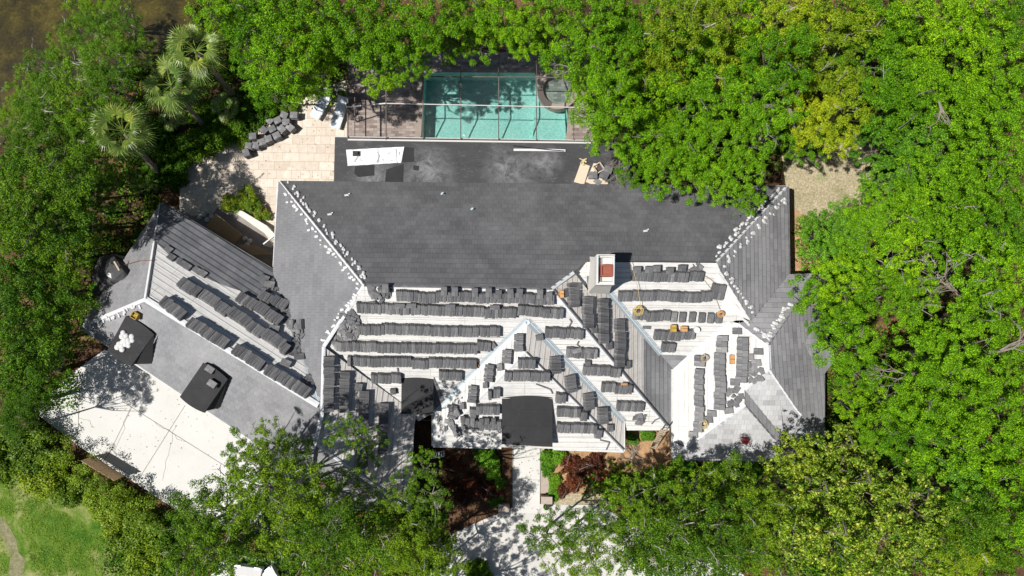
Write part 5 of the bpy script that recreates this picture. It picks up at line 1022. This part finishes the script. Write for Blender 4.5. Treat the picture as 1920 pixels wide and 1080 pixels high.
for i, (pix, lab) in enumerate((([(757, 276), (776, 277), (777, 304), (754, 304)], 'black membrane patch at the right end of the white sheet'), ([(666, 312), (702, 309), (702, 329), (672, 332), (664, 325)], 'black membrane patch below the left half of the white sheet'), ([(724, 318), (757, 307), (756, 344), (722, 341)], 'large black membrane patch right below the white sheet'), ([(775, 310), (786, 311), (785, 320), (775, 319)], 'small black square patch on the pale dusty area'))): sheet('membrane_patch', pix, 0, .008+.002*i, M['dmem'], lab, 'roof patch', 'membrane patches on the flat roof', plane=FR)
mb = MB(); p = fz(668, 288, .1); mb.box(p+Vector((0, 0, .0)), (.2, 0, 0), (0, .15, 0), (0, 0, .05)); mb.tube([p+Vector((.05, 0, .05)), p+Vector((.05, 0, .15))], .08, 10); tag(mb.build('reel_box', M['dark']), 'small dark box with a reel on the white sheet', 'tool')
mb = MB(); mb.beam(fz(963, 281, .08), fz(1040, 281.5, .08), .13, .06); mb.beam(fz(1038, 281.5, .12), fz(1060, 282.5, .08), .13, .05); tag(mb.build('metal_trim', M['white']), 'long white metal trim piece lying on the flat roof', 'trim')
mb = MB(); mb.tube([fz(962, 273, .06), fz(1000, 278, .10), fz(1034, 281, .22), fz(1058, 283, .1)], .03, 6); tag(mb.build('black_pipe', M['dark']), 'thin black pipe crossing the white metal trim', 'pipe')
sheet('plywood_sheet', [(1089, 305), (1106, 311), (1095, 346), (1076, 341)], 0, .02, M['plypale'], 'left pale plywood piece on the flat roof', 'plywood', 'plywood pieces on the flat roof', FR)
sheet('plywood_sheet', [(1113, 306), (1122, 307), (1112, 325), (1140, 343), (1134, 355), (1098, 341)], 0, .02, M['plypale'], 'right pale plywood piece under the tile blocks', 'plywood', 'plywood pieces on the flat roof', FR)
def block(p, w_, d_, h_, ang, label, group, m='stile', cat='tile stack', name='tile_stack', nl=6):
    mb = MB(); r = random
    for i in range(nl): mb.box((r.uniform(-.012, .012), r.uniform(-.012, .012), h_*(i+.5)/nl), (w_/2, r.uniform(-.008, .008), 0), (r.uniform(-.008, .008), d_/2, 0), (0, 0, h_/nl*.45)); mb.box((0, d_*.46, h_*(i+.9)/nl), (w_*.42, 0, 0), (0, .012, 0), (0, 0, .008))
    o = mb.build(name, M[m]); o.location = p; o.rotation_euler = (0, 0, ang); return tag(o, label, cat, group)
for x, y, a, wh in ((1111, 330, 0, 'left block'), (1139, 320, -.35, 'upper right block'), (1132, 330, -.4, 'lower right block')): block(fz(x, y, .03), .5, .4, .28, a, f'{wh} of grey tiles on the plywood by the branches', 'tile blocks on the flat roof plywood')
block(fz(1120, 341, .03), .42, .32, .05, -.7, 'single pale grey tile on the plywood corner', None, 'stile_l', nl=1)
mb = MB(); p = fz(1122, 316, .02)
for s in (-1, 1): mb.box(p+Vector((s*.2, s*.12, .12)), (.02, 0, 0), (-.15, .22, 0), (0, 0, .12)); mb.box(p+Vector((-s*.14, s*.2, .12)), (.2, .12, 0), (-.01, .02, 0), (0, 0, .12))
tag(mb.build('cardboard_box', M['plypale']), 'open cardboard box between plywood and tile blocks', 'box')
mb = MB(); p = fz(1093, 300, .05); r_ = random.Random(5)
for i in range(9): a = r_.random()*6.28; mb.beam(p, p+Vector((math.cos(a)*.22, math.sin(a)*.35, .06)), .06, .03)
tag(mb.build('paper_scraps', mat('straw_scraps', (.6, .5, .25), .8)), 'crumpled yellowish paper scraps above the plywood', 'scrap')
# tile stacks on the patio
for i, (x, y, a, wh) in enumerate(((538, 221, -.4, 'topmost, near the planters'), (556, 221, -.05, 'top right'), (511, 231, -.7, 'far left of the upper rows'), (526, 231, .5, 'second in the upper rows'), (542, 234, 0, 'middle of the upper rows'), (501, 249, -.7, 'left end of the middle row'), (516, 247, .5, 'second of the middle row'), (534, 247, -.75, 'third of the middle row'), (549, 244, -.7, 'right end of the middle row'), (480, 260, .1, 'far left, standing apart'), (524, 259, .5, 'right end of the curved lower row'), (509, 265, .4, 'fourth of the curved lower row'), (497, 271, .3, 'third of the curved lower row'), (485, 277, -.1, 'second of the curved lower row'), (473, 278, -.1, 'first of the curved lower row'), (468, 291, -1.2, 'lowest, alone on the patio'))):
    block(at(x, y, .04), .46, .40, .60, a, f'grey tile stack on the patio, {wh}', 'tile stacks on the patio', 'stile_l', nl=12)
# sun loungers
def lounger(px, py, ang, label):
    p = at(px, py, 0); root = empty('sun_lounger', (p.x, p.y, .04), label, 'sun lounger', 'sun loungers by the pool cage'); root.rotation_euler = (0, 0, ang)
    def part(nm, mb, m): o = bpy.data.objects.new(nm, mb.mesh(nm, M[m])); col.objects.link(o); o.parent = root
    mb = MB(); mb.box((0, -.35, .34), (.30, 0, 0), (0, .65, 0), (0, 0, .015)); part('seat', mb, 'sling')
    mb = MB(); mb.box((0, .62, .50), (.30, 0, 0), (0, .36, .17), (0, 0, .015)); part('backrest', mb, 'sling')
    mb = MB(); mb.beam((-.32, -1.02, .33), (-.32, .9, .33), .05, .05); mb.beam((.32, -1.02, .33), (.32, .9, .33), .05, .05); mb.beam((-.32, -1.02, .33), (.32, -1.02, .33), .05, .05); part('frame', mb, 'white')
    for sx_ in (-.3, .3):
        for sy in (-.85, .7): mb = MB(); mb.beam((sx_, sy, 0), (sx_, sy, .31), .05, .05); part('leg', mb, 'white')
lounger(607, 199, -.5, 'left white sun lounger half in tree shade'); lounger(639, 215, -.28, 'right white sun lounger against the pool cage')
def pot(px, py, R, h, m, label, z=.04, plantk=None):
    p = at(px, py, z); mb = MB(); n = 18
    pr = [(R*.7, 0), (R, h), (R*1.05, h+.03), (R*.86, h+.03), (R*.82, h-.08)]
    for i in range(n):
        t0, t1 = 2*math.pi*i/n, 2*math.pi*(i+1)/n
        for (ra, za), (rb, zb_) in zip(pr, pr[1:]): mb.face([(ra*math.cos(t0), ra*math.sin(t0), za), (ra*math.cos(t1), ra*math.sin(t1), za), (rb*math.cos(t1), rb*math.sin(t1), zb_), (rb*math.cos(t0), rb*math.sin(t0), zb_)])
    mb.face([(R*.83*math.cos(2*math.pi*i/n), R*.83*math.sin(2*math.pi*i/n), h-.08) for i in range(n)], 1); o = mb.build('planter', [M[m], M['dirt']]); o.location = p; tag(o, label, 'planter', 'round planters'); return o
for x, y, lab in ((532, 205, 'round cream planter with bright plant above the tile stacks'), (548, 203, 'second round planter right beside the cream one'), (642, 178, 'round planter beside the pool cage corner')):
    pot(x, y, .3, .35, 'stuccow', lab); plant('h', x, y, 7, 'bright plant growing in the '+lab.split(' with')[0], 'plant', 'plants in the round planters', name='potted_plant', zoff=.5)
pot(488, 400, .28, .4, 'clay', 'round terracotta pot at the patio edge by the house', .04); pot(497, 408-14, .2, .3, 'clay', 'smaller terracotta pot beside the larger one', .04)
# courtyard between garage and house
sheet('low_wall', [(438, 391), (455, 396), (500, 423), (514, 438), (514, 450), (440, 398)], .0, .55, M['stuccow'], 'cream topped low wall between patio and courtyard', 'low wall')
def lean(pix, zs, m, label, name='plywood_sheet', cat='plywood'):
    mb = MB(); P = [at(x, y, z) for (x, y), z in zip(pix, zs)]; n = (P[1]-P[0]).cross(P[2]-P[0]).normalized(); n = n if n.z > 0 else -n; mb.face(P); mb.face([p-n*.02 for p in reversed(P)])
    for i in range(4): mb.face([P[i], P[(i+1) % 4], P[(i+1) % 4]-n*.02, P[i]-n*.02])
    return tag(mb.build(name, m), label, cat)
lean([(405, 401), (454, 440), (436, 460), (386, 423)], [.9, .9, .08, .08], M['ply'], 'brown plywood sheet in the shaded yard behind the garage'); lean([(445, 459), (478, 460), (512, 477), (474, 478)], [1.2, 1.3, 1.2, 1.1], M['ply'], 'narrow orange plywood piece near the garage eave')
lean([(174, 856), (232, 893), (214, 902), (151, 864)], [.25, .25, 1.5, 1.5], M['ply'], 'plywood sheet leaning on the hedge below the driveway')
mb = MB(); mb.beam(at(494, 458, 1.5), at(517, 440, 1.5), .08, .12)
for k in range(8): p = at(494+23*k/8, 458-18*k/8, 1.5); mb.beam(p-Vector((0, 0, 1.4)), p, .03, .03)
mb.beam(at(494, 458, 1.5)-Vector((0, 0, 1.2)), at(517, 440, 1.5)-Vector((0, 0, 1.2)), .05, .06); tag(mb.build('yard_gate', M['white']), 'short white picket gate against the house corner', 'gate')
for i, (x, y) in enumerate(((390, 395), (396, 405), (382, 402), (388, 412), (459, 447), (468, 452), (463, 458), (374, 408))):
    bm = bmesh.new(); bmesh.ops.create_icosphere(bm, subdivisions=2, radius=.17); r_ = random.Random(i)
    for v in bm.verts: v.co *= r_.uniform(.8, 1.1); v.co.z *= .6
    me = bpy.data.meshes.new('stone'); bm.to_mesh(me); bm.free(); me.materials.append(M['conc2']); o = bpy.data.objects.new('garden_stone', me); col.objects.link(o); o.location = at(x, y, .08); tag(o, f'{ordw(i+1)} grey stone lying in the shaded yard by the garage', 'stone', 'stones in the shaded yard')
# tool pouches, buckets and ropes on the roof
def pouch(pl, px, py, w_, d_, h_, m, label, ang=0, lift=.3):
    mb = MB(); 
    for s in (-1, 1): mb.box((s*w_/2, 0, h_/2), (.015, 0, 0), (0, d_/2, 0), (0, 0, h_/2)); mb.box((0, s*d_/2, h_/2), (w_/2, 0, 0), (0, .015, 0), (0, 0, h_/2))
    mb.box((0, 0, h_*.55), (w_/2, 0, 0), (0, d_/2, 0), (0, 0, .02)); mb.tube([(-w_/2, 0, h_), (-w_/4, 0, h_+.12), (w_/4, 0, h_+.12), (w_/2, 0, h_)], .012, 5)
    o = mb.build('tool_pouch', M[m]); o.location = pl.hit(px, py, lift); o.rotation_euler = (0, 0, ang); return tag(o, label, 'tool pouch')
pouch(EWS, 1262, 616, .30, .36, .14, 'yellow', 'mustard coloured bag above the fourth tile row'); pouch(EWS, 1282, 617, .36, .26, .10, 'orange', 'flat orange case right of the mustard bag'); pouch(SEW, 1372, 674, .24, .5, .12, 'orange', 'orange tool pouch on the white ridge of the right wing', lift=.02)
pouch(GSW, 258, 592, .34, .34, .35, 'yellow', 'golden brown box above the left garage dormer', -.5, .05); pouch(MEF, 1052, 552, .26, .36, .14, 'orange', 'orange tool near the small peak', 0, .05); pouch(MS, 892, 684, .34, .18, .1, 'orange', 'orange item at the right end of the fifth row', lift=.02); pouch(MS, 1170, 720, .34, .10, .1, 'orange', 'thin orange level on the fourth short row', lift=.3)
mb = MB(); n = 20; P = [(.17*math.cos(2*math.pi*i/n), .17*math.sin(2*math.pi*i/n)) for i in range(n)]; mb.prism(P, 0, .32); mb.tube([(-.17, 0, .3), (-.1, .14, .3), (.1, .14, .3), (.17, 0, .3)], .01, 4); o = mb.build('bucket', M['white']); o.location = EWS.hit(1304, 619, .03); tag(o, 'round white bucket at the right end of the fourth row', 'bucket')
for x, y, pl, lab in ((1395, 826, SES2, 'small red bucket in the tree shade on the right wing'), (604, 906, SWS, 'small red bucket between leaves on the lower left wing')):
    mb = MB(); mb.prism([(.17*math.cos(2*math.pi*i/n), .17*math.sin(2*math.pi*i/n)) for i in range(n)], 0, .34); mb.tube([(-.17, 0, .3), (-.1, .16, .32), (.1, .16, .32), (.17, 0, .3)], .012, 4); o = mb.build('bucket', M['red']); o.location = pl.hit(x, y, .04); tag(o, lab, 'bucket')
def coil(pl, px, py, R, turns, m, label, lift=.05, seed=0, tail=None, r=.016):
    rr_ = random.Random(seed); c = pl.hit(px, py, lift); pts = []
    for k in range(turns*14): a = k*2*math.pi/14; q = R*(.75+.25*math.sin(k*.37+seed))*rr_.uniform(.9, 1.1); pts.append(c+pl.u*q*math.cos(a)+pl.v*q*math.sin(a)+pl.n*(.012*k/14+.03*rr_.random()))
    for t in (tail or []): pts.append(pl.hit(t[0], t[1], lift))
    mb = MB(); mb.tube(pts, r, 5); return tag(mb.build('rope_coil', M[m], smooth=True), label, 'rope')
coil(EWS, 1197, 582, .30, 7, 'ropey', 'yellow rope coil on the third row right of the chimney', .32, 1, [(1200, 565), (1196, 540), (1190, 515), (1182, 492)]); coil(EWS, 1351, 588, .20, 8, 'orange', 'orange rope coil at the end of the spaced row', .2, 2)
coil(SEW, 1319, 795, .26, 7, 'ropey', 'heaped yellow rope at the foot of the left column', .25, 3); coil(SEW, 1322, 671, .22, 4, 'rope', 'reddish cord lying on the left column of the right wing', .36, 4)
def line(pl, pts, m, label, r=.018, lift=.05, name='rope'): mb = MB(); mb.tube([pl.hit(x, y, lift) for x, y in pts], r, 5); return tag(mb.build(name, M[m], smooth=True), label, 'rope')
line(EWS, [(1299, 495), (1312, 512), (1330, 522), (1350, 538), (1372, 560), (1395, 590)], 'rope', 'long tan rope crossing the right wing toward its hip', .028); line(EWS, [(1303, 500), (1320, 525), (1338, 548), (1350, 580)], 'rope', 'thin tan rope running down to the orange coil', .016)
line(GW, [(192, 494), (228, 498), (262, 489), (285, 488)], 'rust', 'thin red cord stretched over the garage end', .02, .1)
mb = MB(); mb.beam(at(214, 490, 4.0), at(231, 519, 3.6), .09, .06); mb.beam(at(228, 520, 3.6), at(222, 526, 3.3), .06, .05); tag(mb.build('timber', M['lumber']), 'pale timber offcut lying on the turret roof', 'timber')
block(at(210, 517, 3.3), .34, .2, .2, -.5, 'pink and white carton on the turret roof', None, 'white', 'box', 'carton', 3)
# tarp over the hip of the right wing
mb = MB(); T_ = [(1338, 520), (1347, 512), (1362, 530), (1378, 552), (1395, 580), (1408, 600), (1390, 594), (1372, 588), (1358, 590), (1352, 580), (1358, 560)]; cT = EWS.hit(1368, 566, .10)
for i in range(len(T_)): a = EWS.hit(*T_[i], .04+.03*(i % 2)); b = EWS.hit(*T_[(i+1) % len(T_)], .04+.03*((i+1) % 2)); mb.face([a, b, cT])
tag(mb.build('plastic_sheet', M['white']), 'crumpled pale plastic sheet over the right wing hip', 'sheet')
for i, (x, y, pl) in enumerate(((618, 402, MN), (886, 393, MN), (1210, 433, MN), (830, 364, MN), (650, 366, MN))):
    mb = MB(); 
    if i % 2 == 0: mb.box((0, 0, .02), (.12, .02, 0), (-.01, .05, 0), (0, 0, .02)); mb.box((.14, .08, .02), (.05, .02, 0), (-.01, .03, 0), (0, 0, .02))
    else: mb.tube([(0, 0, -.05), (0, 0, .22)], .05, 10); mb.tube([(0, 0, .0), (0, 0, .01)], .12, 10)
    o = mb.build('mortar_scrap' if i % 2 == 0 else 'vent_pipe', M['foam'] if i % 2 == 0 else M['flash']); o.location = pl.hit(x, y, .04)
    tag(o, ('small white scrap' if i % 2 == 0 else 'small metal vent pipe')+' on the dark back slope, '+['left part', 'centre', 'right part', 'upper middle', 'upper left'][i], 'scrap' if i % 2 == 0 else 'vent')
# ladder and fence
def ladder():
    p0, p1 = at(1222, 845, .05), at(1245, 804, 3.1); root = empty('ladder', p0, 'aluminium ladder leaning on the eave between the front gable and right wing', 'ladder'); d = p1-p0; L = d.length; u = d/L; s = u.cross(Vector((.2, .4, -1))).normalized(); s = Vector((s.x, s.y, 0)).normalized(); s = (Vector((1, .45, 0))-u*Vector((1, .45, 0)).dot(u)).normalized()
    def part(nm, mb): o = bpy.data.objects.new(nm, mb.mesh(nm, M['lumber'])); col.objects.link(o); o.parent = root
    for k in (-1, 1): mb = MB(); mb.beam(s*.22*k, s*.22*k+d*1.06, .045, .07); part('rail', mb)
    for i in range(1, 11): q = u*L*i/10.6; mb = MB(); mb.beam(q-s*.2, q+s*.2, .05, .04); part('rung', mb)
ladder()
mb = MB()
for i in range(7): p = at(804+i*4.6, 860-i*.8, .9); mb.beam(p-Vector((0, 0, .85)), p+Vector((0, 0, 0)), .04, .06); q = at(804+i*4.6+1, 850-i*.8, .9); mb.beam(p, q, .05, .03)
mb.beam(at(802, 861, .85), at(833, 855, .85), .05, .05); mb.beam(at(802, 851, .9), at(833, 846, .9), .05, .05); tag(mb.build('white_railing', M['white']), 'short white slatted railing left of the front bed', 'railing')
# mailbox-like lantern group at the walk's end
p = at(1024, 947, .05); mb = MB(); mb.prism([(p.x+.16*math.cos(2*math.pi*i/16), p.y+.16*math.sin(2*math.pi*i/16)) for i in range(16)], .03, .4); mb.tube([p+Vector((0, 0, .4)), p+Vector((0, 0, .5))], .20, 14); tag(mb.build('round_urn', M['dark']), 'dark round urn at the end of the front walk', 'urn')
mb = MB(); p = at(1024, 934, .05); mb.box((p.x, p.y, .3), (.30, 0, 0), (0, .18, 0), (0, 0, .3)); mb.box((p.x, p.y, .64), (.34, 0, 0), (0, .22, 0), (0, 0, .04)); tag(mb.build('brick_pier', M['coping']), 'low tan brick pier beside the front walk', 'pier')
mb = MB(); p = at(975-7, 950, .05); mb.box((at(945, 948).x, at(945, 948).y, .3), (.30, 0, 0), (0, .18, 0), (0, 0, .3)); mb.box((at(945, 948).x, at(945, 948).y, .64), (.34, 0, 0), (0, .22, 0), (0, 0, .04)); tag(mb.build('brick_pier', M['coping']), 'shaded low brick pier left of the front walk', 'pier')
# parked vehicles at the bottom left, under the trees
def car(px, py, ang, label):
    p = at(px, py, 0); root = empty('parked_car', (p.x, p.y, 0), label, 'car', 'white cars at the bottom edge'); root.rotation_euler = (0, 0, ang)
    def part(nm, mb, m, sm=False, par=root): o = bpy.data.objects.new(nm, mb.mesh(nm, m, sm)); col.objects.link(o); o.parent = par; return o
    mb = MB(); prof = [(-2.2, .35), (-2.25, .75), (-1.9, .95), (-1.2, 1.0), (1.0, 1.0), (1.7, .9), (2.15, .7), (2.2, .35)]
    def loft(pf, w0, w1):
        for (xa, za), (xb, zb_) in zip(pf, pf[1:]): mb.face([(xa, -w0, za), (xb, -w0, zb_), (xb, w0, zb_), (xa, w0, za)])
        for s in (-1, 1): mb.face([(x, s*w0, z) for x, z in (pf if s < 0 else pf[::-1])])
    loft(prof, .88, .88); part('body', mb, M['white'])
    mb = MB(); cz = [(-1.5, 1.0), (-1.1, 1.42), (.35, 1.42), (.95, 1.0)]
    b = [(-1.55, .8), (.98, .8)]; tp = [(-1.05, .66), (.30, .66)]; mb.face([(tp[0][0], -.66, 1.45), (tp[1][0], -.66, 1.45), (tp[1][0], .66, 1.45), (tp[0][0], .66, 1.45)]); part('roof', mb, M['white'])
    for nm, q in (('windshield', [(.30, -.66, 1.44), (.98, -.8, 1.01), (.98, .8, 1.01), (.30, .66, 1.44)]), ('rear_window', [(-1.05, -.66, 1.44), (-1.55, -.8, 1.01), (-1.55, .8, 1.01), (-1.05, .66, 1.44)]), ('side_window', [(-1.05, -.66, 1.44), (-1.5, -.83, 1.01), (.95, -.83, 1.01), (.30, -.66, 1.44)]), ('side_window', [(-1.05, .66, 1.44), (-1.5, .83, 1.01), (.95, .83, 1.01), (.30, .66, 1.44)])): mb = MB(); mb.face(q); part(nm, mb, M['dark'])
    for x in (-1.4, 1.35):
        for s in (-1, 1): mb = MB(); mb.tube([(x, s*.70, .33), (x, s*.90, .33)], .33, 16); part('wheel', mb, M['dark'])
    for s in (-.6, .6): mb = MB(); mb.box((2.16, s, .72), (.05, 0, 0), (0, .18, 0), (0, 0, .06)); part('headlight', mb, M['flash'])
car(462, 1124, 1.45, 'white car partly hidden under the trees, left one'); car(538, 1124, 2.3, 'white car cut by the bottom edge, right one')
